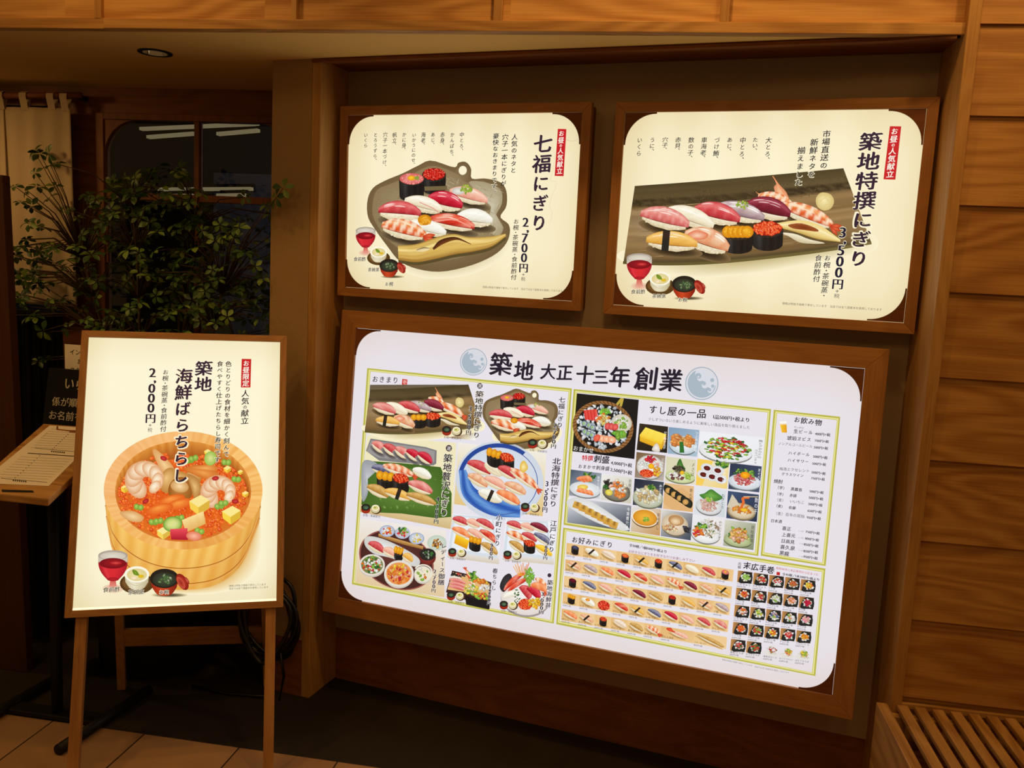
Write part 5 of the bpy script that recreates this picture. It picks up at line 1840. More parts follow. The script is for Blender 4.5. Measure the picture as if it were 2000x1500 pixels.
    a.patch([(bx - 80, by - 20), (bx - 70, by + 32), (bx - 20, by + 66), (bx + 40, by + 72)], [(bx - 66, by - 22), (bx - 48, by + 14), (bx - 6, by + 34), (bx + 40, by + 46)], lambda s_, t: mixc((30, 78, 170), (110, 160, 220), .5 + .5 * math.sin(t * 9 + s_ * 7)), 22, 6)
    a.ring(bx, by, 75, 66, .02, (60, 90, 160), .18, 60)
    nigiri(a, c1((1135, 1185)), c1((1325, 1275)), 21, 'tuna', 10, 5, seed=0)
    nigiri(a, c1((1275, 1195)), c1((1420, 1290)), 18, 'white', 9, 5, seed=1)
    gunkan(a, *c1((1355, 1115)), 15, 9, 17, 'uni', .3, small=True)
    gunkan(a, *c1((1460, 1145)), 15, 9, 17, 'ikura', .3, small=True)
    nigiri(a, c1((1385, 1225)), c1((1530, 1310)), 19, 'tuna', 9, 5, seed=2)
    nigiri(a, c1((1480, 1235)), c1((1710, 1400)), 17, 'ebi', 9, 5, seed=2)
    a.blob(c1((1570, 1190), (1600, 1165), (1632, 1220), (1600, 1262), (1566, 1240)), (250, 236, 180), (226, 180, 60), 20, 2)
    nigiri(a, c1((1140, 1285)), c1((1300, 1380)), 19, 'clam', 9, 5, seed=2)
    nigiri(a, c1((1275, 1310)), c1((1450, 1400)), 19, 'pink', 9, 5, seed=2)
    nigiri(a, c1((1440, 1355)), c1((1610, 1440)), 18, 'clam', 9, 5, seed=4)
    nigiri(a, c2((1225, 85)), c2((1415, 170)), 19, 'squid', 9, 5, seed=4, band=.5)
    nigiri(a, c2((1375, 90)), c2((1560, 190)), 19, 'salmon', 9, 5, seed=4)
    mini_pair(a, *c2((1608, 205)), 9)
    a.col('北海特撰にぎり', c1((1864, 1140)), c2((1836, 212)), 'brush', INK, .98, wid=.03)
    a.col('3,500円', c1((1786, 1330)), c2((1768, 255)), 'serif', (46, 40, 60), .95, wid=.02)
    # ladies' tray
    a.lay = L0
    a.cell([c2((262, 300)), c2((960, 400)), c2((950, 945)), c2((228, 825))])
    a.patch([(0, 0), (1, 0)], [(0, 1), (1, 1)], lambda s_, t: mixc((238, 232, 226), (224, 196, 150), t * .9), 4, 4)
    a.cell(None)
    tx_, ty_ = c2((560, 640))
    a.ell(tx_, ty_, 76, 55, (104, 56, 50), (70, 36, 34), .42, n=50, rings=2)
    a.ring(tx_, ty_, 76, 55, .04, (150, 82, 74), .42, 50)
    a.patch(c2((415, 425), (600, 480), (780, 530)), c2((412, 450), (600, 510), (775, 555)), lambda s_, t: mixc((214, 166, 96), (150, 100, 50), t), 6, 2)
    for (x, y), pal in (((485, 405), (ORG, WHT, RED)), ((610, 420), (PNK, GRN, RED)), ((725, 465), (WHT, YEL, WHT))):
        X_, Y_ = c2((x, y))
        a.ell(X_, Y_, 15, 11.5, (232, 234, 240), (176, 186, 206), n=22, rings=2)
        scatter(a, pal, 16, X_, Y_, 10, 7, 1.5, 3, x)
        a.ring(X_, Y_, 15, 11.5, .10, (150, 166, 196), n=26) if x != 610 else scatter(a, (GRN, DGR), 8, X_, Y_ - 6, 9, 4, 1.5, 3, 4)
    a.blob(c2((318, 450), (440, 465), (620, 545), (740, 625), (745, 680), (690, 690), (520, 625), (380, 590), (305, 520)), (244, 244, 244), (206, 204, 200), 44, 3)
    nigiri(a, c2((330, 505)), c2((455, 580)), 17, 'tuna', 9, 4)
    nigiri(a, c2((450, 555)), c2((550, 610)), 16, 'pink', 8, 4)
    gunkan(a, *c2((578, 570)), 9, 8, 12, 'uni', .3, small=True)
    nigiri(a, c2((610, 600)), c2((690, 655)), 15, 'roe', 8, 4)
    X_, Y_ = c2((815, 595))
    a.ell(X_, Y_ + 6, 16, 15, (150, 60, 50), (110, 36, 32), n=22, rings=1)
    a.ell(X_, Y_, 16, 12, (44, 38, 36), n=22, rings=1)
    scatter(a, (DGR, (90, 110, 80), BLK, (160, 170, 150)), 14, X_, Y_, 10, 7, 1.5, 2.6, 5)
    X_, Y_ = c2((890, 500))
    a.ell(X_, Y_, 19, 15, (226, 232, 220), (190, 206, 190), n=26, rings=2)
    scatter(a, (BRN, (206, 150, 60), (120, 70, 30)), 12, X_, Y_ + 1, 10, 8, 2, 3.4, 5)
    for (x, y), rx, ry, pal in (((363, 680), 25, 21, (RED, GRN, WHT, WHT, ORG, DGR)), ((583, 750), 29, 26, (ORG, RED, YEL, ORG, PNK)), ((778, 755), 17, 16, (WHT, GRN, ORG))):
        X_, Y_ = c2((x, y))
        a.ell(X_, Y_ + 3, rx, ry, (206, 196, 180), n=30, rings=1)
        a.ell(X_, Y_, rx, ry, (248, 244, 236), (226, 218, 206), n=34, rings=2)
        a.ell(X_, Y_, rx * .86, ry * .84, (120, 130, 70) if x == 363 else (232, 150, 80) if x == 583 else (236, 226, 200), n=26, rings=1)
        scatter(a, pal, 60 if x < 700 else 8, X_, Y_, rx * .76, ry * .72, 1.5, 3.4, x)
    a.ring(*c2((780, 740)), 19, 16, .16, (236, 228, 210), n=30, a0=-2.6, a1=.9)
    a.col('レディース御膳', c2((950, 500)), c2((925, 845)), 'brush', INK, .98, wid=.026, halo=(238, 230, 216))
    a.col('2,700円', c2((878, 715)), c2((862, 905)), 'serif', (46, 40, 60), .95, wid=.018, halo=(238, 230, 216))
    # two small sets on glass plates
    a.lay = L0
    for k, (q, nm, pr_, nx, kinds) in enumerate(((((1012, 262), (1410, 300), (1395, 675), (975, 620)), '小町にぎり', '900円', 1398, ('tuna', 'pink', 'tuna', 'salmon', 'pink', 'kani', 'egg', 'uni', 'eel')),
                                            (((1450, 300), (1850, 330), (1840, 680), (1425, 640)), '江戸にぎり', '1,800円', 1840, ('tuna', 'pink', 'deep', 'ebi', 'tuna', 'saba', 'eel', 'ikura', 'egg')))):
        a.cell([c2(p) for p in q])
        a.patch([(0, 0), (1, 0)], [(0, 1), (1, 1)], lambda s_, t: mixc((240, 240, 246), (206, 190, 160), max(0, t - .75) * 3), 4, 6)
        a.poly([(.03, .02), (.85, .0), (.97, .88), (.0, .86)], (214, 222, 230))
        a.poly([(.07, .06), (.82, .05), (.90, .80), (.06, .80)], (232, 238, 244))
        pos = [((.02, .12), (.34, .22)), ((.3, .14), (.58, .24)), ((.5, .1), (.86, .26)), ((.03, .34), (.4, .5)), ((.34, .34), (.64, .5)), ((.58, .32), (.93, .55)), ((.1, .55), (.4, .78)), None, ((.62, .6), (.95, .8))]
        for i, (p_, kd) in enumerate(zip(pos, kinds)):
            if p_ is None:
                gunkan(a, .51, .56, .12, .08, .16, kd, .2, small=True)
            elif kd == 'egg' and i == 6:
                a.patch([(.12, .46), (.40, .56)], [(.1, .66), (.36, .76)], lambda s_, t: mixc((250, 206, 50), (222, 150, 20), t), 4, 3)
            else:
                nigiri(a, p_[0], p_[1], .17, kd, 8, 4, seed=i)
        a.cell(None)
        mini_pair(a, *c2((q[3][0] + 40, q[3][1] - 48)), 8.6)
        a.col(nm, c2((nx, 270 + k * 45)), c2((nx - 18, 530 + k * 50)), 'brush', INK, .98, wid=.024, halo=(236, 236, 240))
        a.col(pr_, c2((1340 + k * 445, 505 - k * 30)), c2((1325 + k * 445, 640)), 'serif', (46, 40, 60), .95, wid=.016, halo=(232, 226, 220))
    # boxed chirashi and seafood bowl
    a.lay = L0
    a.cell([c2((970, 690)), c2((1345, 740)), c2((1330, 1040)), c2((960, 985))])
    a.poly([(.0, .72), (.12, .1), (.42, .14), (.98, .28), (.96, .98), (.45, .86)], (60, 34, 36))
    a.poly([(.03, .64), (.14, .14), (.42, .18), (.94, .32), (.92, .74), (.42, .64)], (226, 180, 120))
    a.poly([(.42, .74), (.98, .82), (.96, 1.02), (.45, .98)], (26, 24, 28))
    scatter(a, (BLK, (70, 50, 60), RED), 10, .25, .2, .14, .05, .02, .04, 3)
    a.ell(.2, .3, .13, .06, WHT, (220, 214, 204), .1, n=16, rings=1)
    for y in (.36, .46, .55):
        nigiri(a, (.06, y), (.42, y + .06), .13, 'otoro', 8, 4, rice=False)
    nigiri(a, (.62, .62), (.40, .02), .12, 'ebi', 8, 4, rice=False)
    scatter(a, (GRN, DGR, GRN), 16, .58, .2, .07, .14, .02, .05, 6, 2)
    scatter(a, (YEL, WHT, (230, 200, 110), GRN), 40, .56, .56, .16, .14, .02, .045, 7)
    scatter(a, (ORG, (248, 180, 60)), 10, .75, .28, .14, .06, .03, .05, 8)
    scatter(a, (WHT, (250, 230, 210), BRN), 10, .84, .44, .1, .08, .03, .05, 9)
    scatter(a, (ORG, GRN, RED, YEL), 30, .78, .68, .15, .08, .02, .045, 10)
    a.cell(None)
    mini_pair(a, *c2((1005, 925)), 8.6)
    a.col('春ちらし', c2((1366, 705)), c2((1352, 890)), 'brush', INK, .98, wid=.02)
    a.col('2,700円', c2((1325, 850)), c2((1312, 1010)), 'serif', (46, 40, 60), .95, wid=.016, halo=(236, 234, 230))
    a.lay = L0
    X_, Y_ = c2((1610, 930))
    a.ell(X_, Y_ + 4, 49, 38, (206, 196, 190), (160, 150, 146), .15, n=34, rings=1)
    a.ell(X_, Y_, 49, 38, (246, 240, 236), (226, 216, 210), .15, n=34, rings=1)
    a.blob(c2((1430, 780), (1480, 750), (1500, 800), (1440, 900), (1400, 860)), (60, 56, 60), (40, 38, 42), 16, 1)
    T3 = c2
    for i, (p_, q_, w_, kd) in enumerate((((1440, 890), (1600, 750), 13, 'kani'), ((1470, 900), (1640, 790), 12, 'kani'), ((1690, 790), (1770, 900), 16, 'ebi'), ((1560, 860), (1640, 960), 22, 'tuna'), ((1620, 870), (1720, 960), 20, 'akami'), ((1650, 850), (1780, 900), 18, 'salmon'), ((1430, 950), (1560, 920), 15, 'squid'))):
        nigiri(a, T3(p_), T3(q_), w_, kd, 8, 4, rice=False, seed=i)
    for k in range(9):
        a.line([c2((1560 + 6 * k, 770)), c2((1510 + k * 16, 690 - (k % 3) * 14))], 1.4, mixc((240, 170, 60), (226, 110, 40), k / 9))
    scatter(a, (GRN, (120, 190, 60)), 22, *c2((1640, 770)), 8, 16, 1.5, 3, 3, 2)
    scatter(a, (DGR, (110, 130, 70)), 16, *c2((1540, 950)), 6, 16, 1, 2, 4, 1)
    roe(a, *c2((1610, 1000)), 14, 11, 2, count=40)
    scatter(a, ((250, 190, 60), (240, 160, 30)), 14, *c2((1690, 990)), 13, 9, 3, 4.4, 6)
    mini_pair(a, *c2((1435, 1000)), 8.6)
    a.ell(*c2((1806, 764)), 3.8, 4, (60, 44, 60), n=14, rings=1)
    a.col('築地海鮮丼', c2((1812, 800)), c2((1796, 1030)), 'brush', INK, .98, wid=.021, halo=(240, 236, 236))
    a.col('3,000円', c2((1752, 900)), c2((1738, 1080)), 'serif', (46, 40, 60), .95, wid=.018, halo=(240, 226, 216))

    # ---- single dishes (middle block)
    a.lay = L0
    a.row('すし屋の一品', c3((735, 470)), c3((1185, 508)), 'brush', (46, 40, 50), 1.0)
    a.row('1品500円+税より', c3((1232, 528)), c3((1520, 556)), 'serif', (70, 62, 66))
    a.row('少しずついろいろ楽しめるように美味しい逸品を取り揃えました', c3((735, 545)), c3((1520, 612)), 'thin', (90, 82, 86))
    Q = lambda *p: [c3(x) for x in p]
    N_ = (34, 40, 56)

    def P(q, bg, bg2, plate, rim, fn):
        photo(a, Q(*q), bg, bg2, plate, rim, (fn,), L0)

    def sashimi():
        a.ring(.46, .52, .49, .44, .13, (150, 104, 60), n=50)
        for k in range(46):
            t = k / 46 * 2 * math.pi
            a.line([(.46 + .49 * math.cos(t), .52 + .44 * math.sin(t)), (.46 + .43 * math.cos(t + .1), .52 + .385 * math.sin(t + .1))], .012, (96, 60, 30), 2)
        scatter(a, ((236, 240, 244), (206, 212, 216), (180, 190, 196)), 170, .46, .52, .41, .37, .018, .034, 4)
        for k in range(4):
            a.patch([(.13 + .05 * k, .28 - .01 * k), (.19 + .05 * k, .26 - .01 * k)], [(.17 + .05 * k, .44), (.23 + .05 * k, .42)], lambda s_, t: mixc((206, 40, 40), (240, 110, 90), s_), 3, 3)
        scatter(a, (GRN, (120, 190, 60)), 10, .48, .26, .07, .05, .02, .04, 3, 1)
        scatter(a, ((226, 190, 110), ORG, WHT, (240, 210, 120)), 30, .46, .4, .12, .1, .015, .03, 5)
        a.ell(.76, .42, .16, .15, (244, 240, 226), (206, 200, 180), n=26, rings=2)
        scatter(a, ((240, 220, 150), WHT, GRN), 24, .76, .42, .11, .10, .015, .03, 6)
        a.line([(.66, .12), (.74, .0), (.72, .14)], .04, (196, 170, 70), 6)
        for (x, y) in ((.16, .5), (.24, .52), (.30, .55), (.18, .64), (.24, .66), (.30, .68)):
            a.ell(x, y, .045, .05, (226, 236, 230), (90, 110, 130), .3, n=14, rings=1)
            a.ell(x - .01, y, .02, .028, (150, 190, 120), n=8, rings=1)
        for x in (.54, .6, .66):
            a.ell(x, .5, .05, .06, (240, 120, 110), (206, 60, 60), .3, n=14, rings=1)
        scatter(a, (GRN, (110, 180, 60)), 8, .74, .62, .08, .06, .02, .05, 7, 1)
        for x in (.46, .54, .62):
            a.ell(x, .72, .07, .06, (250, 220, 180), (236, 150, 110), .2, n=16, rings=2)
        a.ell(.38, .72, .05, .07, (240, 120, 90), (220, 80, 60), .5, n=14, rings=1)
    P(((185, 348), (662, 398), (628, 855), (150, 795)), (30, 28, 26), (24, 24, 26), None, None, sashimi)
    a.row('おまかせ', c3((158, 768)), c3((318, 790)), 'plain', (244, 240, 234))
    a.row('特撰', c3((226, 843)), c3((314, 850)), 'heavy', (206, 36, 40))
    a.row('刺盛', c3((318, 850)), c3((440, 862)), 'heavy', (46, 40, 50))
    a.row('4,000円+税', c3((448, 882)), c3((612, 904)), 'serif', (56, 50, 56))
    a.row('おまかせ刺身盛', c3((196, 908)), c3((440, 928)), 'brush', (50, 44, 50))
    a.row('2,500円+税', c3((444, 934)), c3((612, 962)), 'serif', (56, 50, 56))

    def tamago():
        a.patch([(.22, .12), (.95, .3)], [(.05, .42), (.82, .62)], lambda s_, t: mixc((252, 226, 90), (240, 196, 50), .4 * t + .1 * math.sin(s_ * 30)), 8, 4)
        a.patch([(.05, .42), (.82, .62)], [(.07, .66), (.82, .9)], lambda s_, t: mixc((246, 206, 60), (222, 160, 30), t + .2 * math.sin(t * 20)), 6, 5)
        a.patch([(.82, .62), (.95, .3)], [(.82, .9), (.94, .6)], lambda s_, t: mixc((230, 180, 40), (206, 140, 24), t), 3, 3)
        a.blob([(.5, .95), (.6, .7), (.7, .72), (.76, .98)], (248, 244, 234), (210, 200, 190), 14, 1)
    P(((668, 580), (888, 605), (880, 808), (645, 785)), (54, 44, 30), (32, 30, 26), None, None, tamago)
    P(((893, 608), (1130, 632), (1112, 838), (885, 812)), (126, 156, 186), (176, 196, 210), (.5, .62, .46, .34, (236, 240, 242), (190, 206, 214)), None,
      lambda: (scatter(a, ((222, 130, 60), (206, 110, 50), (240, 160, 90)), 16, .28, .48, .2, .2, .06, .1, 4), scatter(a, ((222, 130, 60), (240, 160, 90)), 16, .68, .46, .2, .2, .06, .1, 5), a.patch([(.38, .5), (.5, .5)], [(.4, .92), (.56, .9)], lambda s_, t: mixc((70, 140, 60), (30, 90, 40), abs(math.sin(s_ * 9))), 6, 3)))
    photo(a, Q((1135, 640), (1630, 690), (1610, 905), (1120, 850)), (238, 240, 244), (236, 236, 240), (.42, .62, .42, .4, (250, 250, 250), (226, 226, 228)), None,
          (lambda: scatter(a, (DGR, GRN, GRN), 60, .44, .52, .36, .40, .03, .05, 3), lambda: scatter(a, (RED, RED, YEL, WHT, (150, 190, 60), WHT, DGR, RED), 110, .44, .5, .30, .35, .026, .046, 5, .2)), L0)
    caption(a, '鮪とアボカドの', c3((1605, 705)), c3((1590, 850)), (70, 60, 66), .013)
    caption(a, 'カルパッチョ', c3((1570, 780)), c3((1560, 890)), (70, 60, 66), .011)
    P(((645, 800), (868, 828), (853, 1025), (630, 998)), (120, 90, 60), (190, 180, 170), (.5, .52, .46, .46, (246, 244, 240), (220, 214, 206)), (200, 196, 190),
      lambda: (scatter(a, (WHT, WHT, (230, 226, 214)), 20, .3, .42, .2, .18, .04, .07, 2), scatter(a, (RED, (190, 30, 60)), 12, .5, .22, .16, .12, .04, .07, 3), scatter(a, ((250, 180, 50), ORG), 16, .74, .66, .14, .18, .04, .06, 4), roe(a, .4, .78, .24, .16, .03, count=44), scatter(a, (PNK, WHT), 10, .74, .36, .14, .12, .04, .06, 5), a.ell(.54, .48, .1, .11, (255, 206, 40), (236, 160, 20), n=16, rings=2)))
    P(((875, 835), (1105, 862), (1092, 1052), (865, 1025)), (216, 214, 180), (226, 220, 190), (.5, .74, .5, .26, (226, 232, 190), (196, 206, 150)), None,
      lambda: (a.blob([(.42, .5), (.36, .3), (.46, .02), (.58, .28), (.66, .44)], (90, 150, 60), (50, 100, 40), 18, 1), scatter(a, ((70, 66, 50), BLK, (120, 110, 80)), 22, .44, .46, .18, .14, .04, .06, 3), scatter(a, ((110, 60, 60), (170, 120, 110), WHT), 18, .34, .76, .26, .12, .04, .07, 4), a.ell(.56, .58, .08, .08, YEL, (230, 170, 30), n=12, rings=1), scatter(a, (GRN, (180, 206, 90)), 8, .76, .7, .1, .1, .04, .07, 5)))

    def squid_roll():
        a.poly([(0, .0), (.5, .0), (.2, 1), (0, 1)], (246, 206, 90))
        scatter(a, (GRN, DGR), 14, .78, .12, .18, .1, .03, .07, 3, 2)
        for (x, y) in ((.32, .3), (.66, .34), (.22, .56), (.5, .6), (.78, .66)):
            a.ell(x, y, .2, .17, (252, 252, 252), (216, 216, 220), .2, n=22, rings=2)
            a.ell(x, y + .01, .11, .09, (120, 40, 36), (80, 20, 20), .2, n=14, rings=1)
    P(((1115, 852), (1360, 885), (1342, 1085), (1100, 1055)), (236, 232, 226), (240, 210, 120), None, None, squid_roll)
    P(((1368, 885), (1610, 912), (1590, 1112), (1352, 1085)), (44, 54, 76), (70, 84, 110), (.5, .66, .52, .3, (240, 242, 244), (196, 206, 214)), None,
      lambda: (scatter(a, (GRN, DGR, GRN), 34, .5, .38, .36, .2, .03, .06, 3), scatter(a, ((206, 90, 90), (232, 140, 130), (190, 70, 76)), 70, .48, .56, .32, .22, .025, .05, 4), a.ell(.5, .4, .15, .13, (255, 190, 40), (232, 140, 20), n=18, rings=2)))
    P(((138, 935), (375, 965), (362, 1165), (125, 1135)), (70, 84, 104), (216, 220, 224), (.5, .7, .5, .3, (240, 242, 244), (206, 212, 216)), None,
      lambda: (scatter(a, (DGR, GRN), 14, .6, .2, .2, .16, .03, .06, 3, 1), [nigiri(a, (.2 + .1 * k, .34 - .03 * k), (.5 + .1 * k, .42 - .03 * k), .24, 'salmon', 8, 4, rice=False) for k in range(3)], a.ell(.42, .62, .18, .1, (246, 230, 120), (226, 180, 60), -.2, n=16, rings=1), [nigiri(a, (.22 + .14 * k, .8 + .02 * k), (.5 + .14 * k, .84 + .02 * k), .22, 'salmon', 8, 4, rice=False) for k in range(3)]))
    P(((378, 968), (612, 998), (602, 1200), (368, 1168)), (236, 236, 232), (206, 200, 180), (.5, .6, .46, .36, (150, 150, 130), (110, 104, 90)), None,
      lambda: (scatter(a, (BLK, DGR, (90, 80, 70)), 14, .2, .4, .12, .2, .04, .07, 3), scatter(a, (PNK, WHT, ORG, (250, 220, 190)), 30, .56, .44, .26, .26, .04, .08, 4), a.ell(.26, .68, .12, .12, (246, 230, 120), (214, 196, 60), n=16, rings=2), scatter(a, (ORG, (246, 150, 80)), 14, .6, .72, .16, .1, .04, .07, 5)))
    P(((630, 1005), (855, 1032), (840, 1235), (615, 1208)), N_, (90, 100, 110), (.5, .66, .52, .38, (226, 226, 206), (170, 176, 150)), None,
      lambda: (scatter(a, ((236, 216, 170), (206, 180, 130), WHT, (190, 160, 110)), 40, .48, .56, .38, .32, .05, .09, 4), scatter(a, (GRN, DGR), 12, .6, .26, .14, .1, .03, .05, 5)))

    def rolls():
        a.poly([(0, .4), (.6, .1), (1, .4), (1, 1), (.3, 1), (0, .8)], (224, 178, 120))
        for k in range(4):
            x, y = .02 + .2 * k, .06 + .12 * k
            a.blob([(x, y), (x + .34, y + .16), (x + .3, y + .44), (x - .02, y + .26)], (56, 62, 50), (28, 32, 28), 14, 1)
            a.ell(x + .12, y + .22, .1, .11, (226, 180, 110), (190, 140, 70), .3, n=14, rings=1)
    P(((862, 1038), (1088, 1065), (1078, 1265), (848, 1238)), (226, 186, 132), (232, 190, 140), None, None, rolls)
    P(((1100, 1070), (1335, 1098), (1325, 1305), (1088, 1272)), (226, 232, 236), (206, 214, 220), (.46, .66, .42, .32, (240, 240, 240), (206, 206, 206)), None,
      lambda: (a.blob([(.5, .5), (.14, .3), (.3, .2), (.5, .02), (.7, .12), (.9, .3)], (120, 180, 80), (60, 120, 46), 20, 1), scatter(a, ((226, 170, 150), (240, 206, 190), (200, 140, 120)), 50, .46, .62, .28, .24, .03, .06, 4), scatter(a, (GRN, (170, 206, 80)), 8, .46, .42, .1, .06, .03, .05, 5)))
    P(((1350, 1100), (1588, 1130), (1572, 1340), (1336, 1310)), (64, 84, 118), (40, 50, 70), (.48, .68, .46, .3, (236, 220, 190), (190, 170, 136)), (160, 140, 106),
      lambda: (a.poly([(.0, .6), (.14, .1), (.3, .3), (.5, .62)], (214, 200, 176)), scatter(a, ((240, 150, 60), (226, 120, 40)), 26, .5, .62, .3, .12, .03, .05, 4, 2), a.line([(.44, .6), (.52, .36), (.5, .2), (.7, .14)], .09, (226, 110, 50), 12), a.line([(.52, .14), (.98, .08)], .025, (236, 214, 170), 2), a.ell(.56, .62, .12, .06, YEL, (230, 180, 40), n=10, rings=1)))

    def eel_long():
        a.blob([(.0, .1), (.3, -.02), (.95, .8), (.9, 1.0), (.5, .86), (.05, .42)], (250, 250, 248), (214, 214, 214), 34, 2)
        for k in range(7):
            x, y = .1 + .1 * k, .1 + .095 * k
            a.patch([(x, y), (x + .12, y + .06)], [(x - .03, y + .26), (x + .09, y + .32)], lambda s_, t: mixc(mixc((232, 190, 90), (206, 150, 60), t), (120, 70, 24), .7 * max(0, 1 - abs(s_ - .5) * 3) * (t < .6)), 4, 4)
    P(((118, 1150), (605, 1215), (590, 1412), (110, 1345)), (238, 240, 244), (44, 52, 66), None, None, eel_long)
    P(((612, 1215), (835, 1242), (825, 1447), (600, 1412)), (226, 226, 226), (200, 150, 90), (.46, .4, .46, .34, (240, 180, 60), (206, 130, 36)), (240, 230, 210),
      lambda: scatter(a, (GRN, (170, 206, 80)), 10, .5, .46, .09, .1, .03, .05, 4))
    P(((840, 1243), (1078, 1275), (1062, 1482), (832, 1448)), (226, 220, 210), (60, 70, 86), (.44, .5, .44, .4, (236, 220, 196), (200, 180, 150)), None,
      lambda: (a.ell(.48, .34, .26, .2, (226, 190, 140), (180, 130, 80), n=22, rings=3), a.ell(.46, .38, .16, .12, (246, 224, 190), (214, 176, 126), n=18, rings=2), scatter(a, ((226, 180, 120), (240, 214, 170), (196, 120, 80)), 22, .3, .66, .24, .14, .04, .06, 4), scatter(a, (BLK, (60, 60, 70)), 8, .84, .62, .1, .08, .04, .07, 5)))
    P(((1080, 1283), (1318, 1312), (1300, 1518), (1066, 1484)), (232, 234, 238), (236, 226, 220), (.46, .66, .48, .36, (250, 250, 250), (220, 220, 220)), None,
      lambda: (scatter(a, ((206, 190, 150), WHT, (226, 220, 200), DGR, (150, 120, 90)), 60, .52, .46, .34, .34, .02, .05, 4, 2), scatter(a, (RED, ORG), 10, .2, .62, .14, .2, .05, .08, 5), scatter(a, (DGR, GRN), 10, .3, .4, .2, .1, .03, .06, 6)))
    P(((1328, 1322), (1565, 1352), (1545, 1557), (1312, 1522)), (216, 214, 196), (130, 140, 110), (.46, .7, .46, .26, (206, 214, 170), (160, 170, 120)), None,
      lambda: (scatter(a, (GRN, DGR, (190, 206, 120)), 24, .5, .5, .36, .3, .03, .06, 4), scatter(a, ((226, 160, 70), (240, 190, 110), (206, 120, 60), PNK), 34, .48, .52, .26, .24, .05, .09, 5)))
    for s_, p_, q_, cc in (('だし巻き玉子', (868, 640), (858, 780), (250, 246, 236)), ('つぶ貝の唐揚', (1108, 640), (1100, 800), (240, 244, 250)), ('三色ユッケ', (846, 850), (840, 960), (250, 246, 240)), ('〆さば', (1084, 880), (1076, 990), (60, 54, 60)), ('いか印籠', (1325, 920), (1318, 1040), (250, 250, 250)), ('まぐろ納豆', (1592, 925), (1580, 1070), (240, 240, 244)), ('生サーモン', (352, 985), (345, 1110), (250, 250, 250)), ('貝盛合せ', (594, 1010), (588, 1130), (60, 60, 66)), ('あさり酒蒸し', (830, 1050), (822, 1190), (250, 250, 250)), ('鉄火巻', (1066, 1080), (1060, 1180), (60, 50, 50)), ('ねぎとろ', (1312, 1120), (1306, 1240), (60, 60, 60)), ('数の子', (1570, 1150), (1560, 1280), (240, 240, 244)), ('今宵煮穴子', (580, 1225), (572, 1400), (250, 250, 250)), ('茶碗蒸し', (812, 1270), (806, 1400), (60, 50, 46)), ('めかぶサラダ', (1290, 1330), (1284, 1470), (60, 56, 56)), ('貝柱唐揚', (1540, 1365), (1532, 1500), (60, 56, 50))):
        caption(a, s_, c3(p_), c3(q_), cc, .0105)

    # ---- drinks (right block)
    a.lay = L0
    D5 = lambda s_, p_, q_, st='plain', c=(62, 56, 62): a.row(s_, c5(p_), c5(q_), st, c)
    D5('お飲み物', (388, 100), (532, 120), 'brush', (46, 40, 50))
    a.cell([c5((316, 112)), c5((352, 110)), c5((356, 168)), c5((324, 168))])
    a.patch([(.0, .0), (1, 0)], [(.14, 1), (.96, 1)], lambda s_, t: mixc((246, 244, 236), (250, 250, 244), s_) if t < .2 else mixc((250, 206, 60), (216, 140, 20), s_ * .6 + .2 * t), 4, 6)
    a.cell(None)
    D5('サッポロ', (390, 140), (440, 145), 'thin')
    for nm, x0, x1, y0, y1, pr_, px0, px1, py0, py1 in (
            ('生ビール', 388, 486, 160, 168, '400円+税', 496, 574, 174, 180), ('琥珀ヱビス', 355, 478, 194, 204, '700円+税', 494, 566, 208, 214),
            ('ノンアルコールビール', 310, 484, 222, 238, '500円+税', 490, 562, 242, 248), ('ハイボール', 360, 470, 270, 280, '500円+税', 486, 560, 288, 296),
            ('ハイサワー', 356, 466, 306, 316, '500円+税', 482, 552, 324, 330), ('梅酒エクセレント', 316, 470, 350, 362, '500円+税', 478, 550, 368, 376),
            ('グラスワイン', 326, 440, 376, 386, '750円+税', 476, 546, 398, 405), ('焼酎', 288, 334, 412, 417, None, 0, 0, 0, 0),
            ('（芋）　黒霧島', 296, 432, 444, 458, '500円+税', 468, 540, 464, 472), ('（芋）　赤猿', 294, 404, 476, 488, '500円+税', 464, 538, 496, 504),
            ('（麦）　いいちこ', 292, 444, 506, 522, '500円+税', 462, 534, 528, 536), ('（麦）　佐藤', 290, 400, 536, 550, '650円+税', 458, 530, 562, 570),
            ('（麦）百年の孤独', 288, 444, 574, 592, '950円+税', 454, 526, 596, 604), ('日本酒', 272, 330, 612, 618, None, 0, 0, 0, 0),
            ('喜正', 330, 376, 650, 656, '750円+税', 448, 520, 668, 678), ('上喜元', 328, 398, 682, 690, '800円+税', 446, 516, 702, 712),
            ('日高見', 324, 394, 714, 722, '850円+税', 440, 514, 732, 742), ('喜久泉', 320, 396, 744, 754, '850円+税', 438, 512, 766, 774),
            ('黒龍', 316, 366, 774, 782, '950円+税', 438, 510, 794, 804)):
        D5(nm, (x0, y0), (x1, y1), 'brush' if len(nm) < 8 else 'plain')
        if pr_:
            D5(pr_, (px0, py0), (px1, py1), 'serif')
    for y in (668, 702, 732, 766, 796):
        D5('（一合）', (408, y - 4), (446, y), 'thin', (120, 114, 120))

    # ---- single pieces, ten to a row
    a.lay = L0
    a.row('お好みにぎり', c4((180, 165)), c4((590, 225)), 'brush', (46, 40, 50), 1.0)
    a.row('全50種／1個100円+税より', c4((745, 222)), c4((1115, 290)), 'serif', (60, 54, 60))
    a.row('お好きなにぎりをお好きなだけお楽しみ下さい', c4((735, 282)), c4((1390, 378)), 'thin', (150, 46, 70))
    g0, g1, g2, g3 = [np.array(c4(p)) for p in ((135, 200), (1765, 465), (1684, 1287), (76, 1003))]
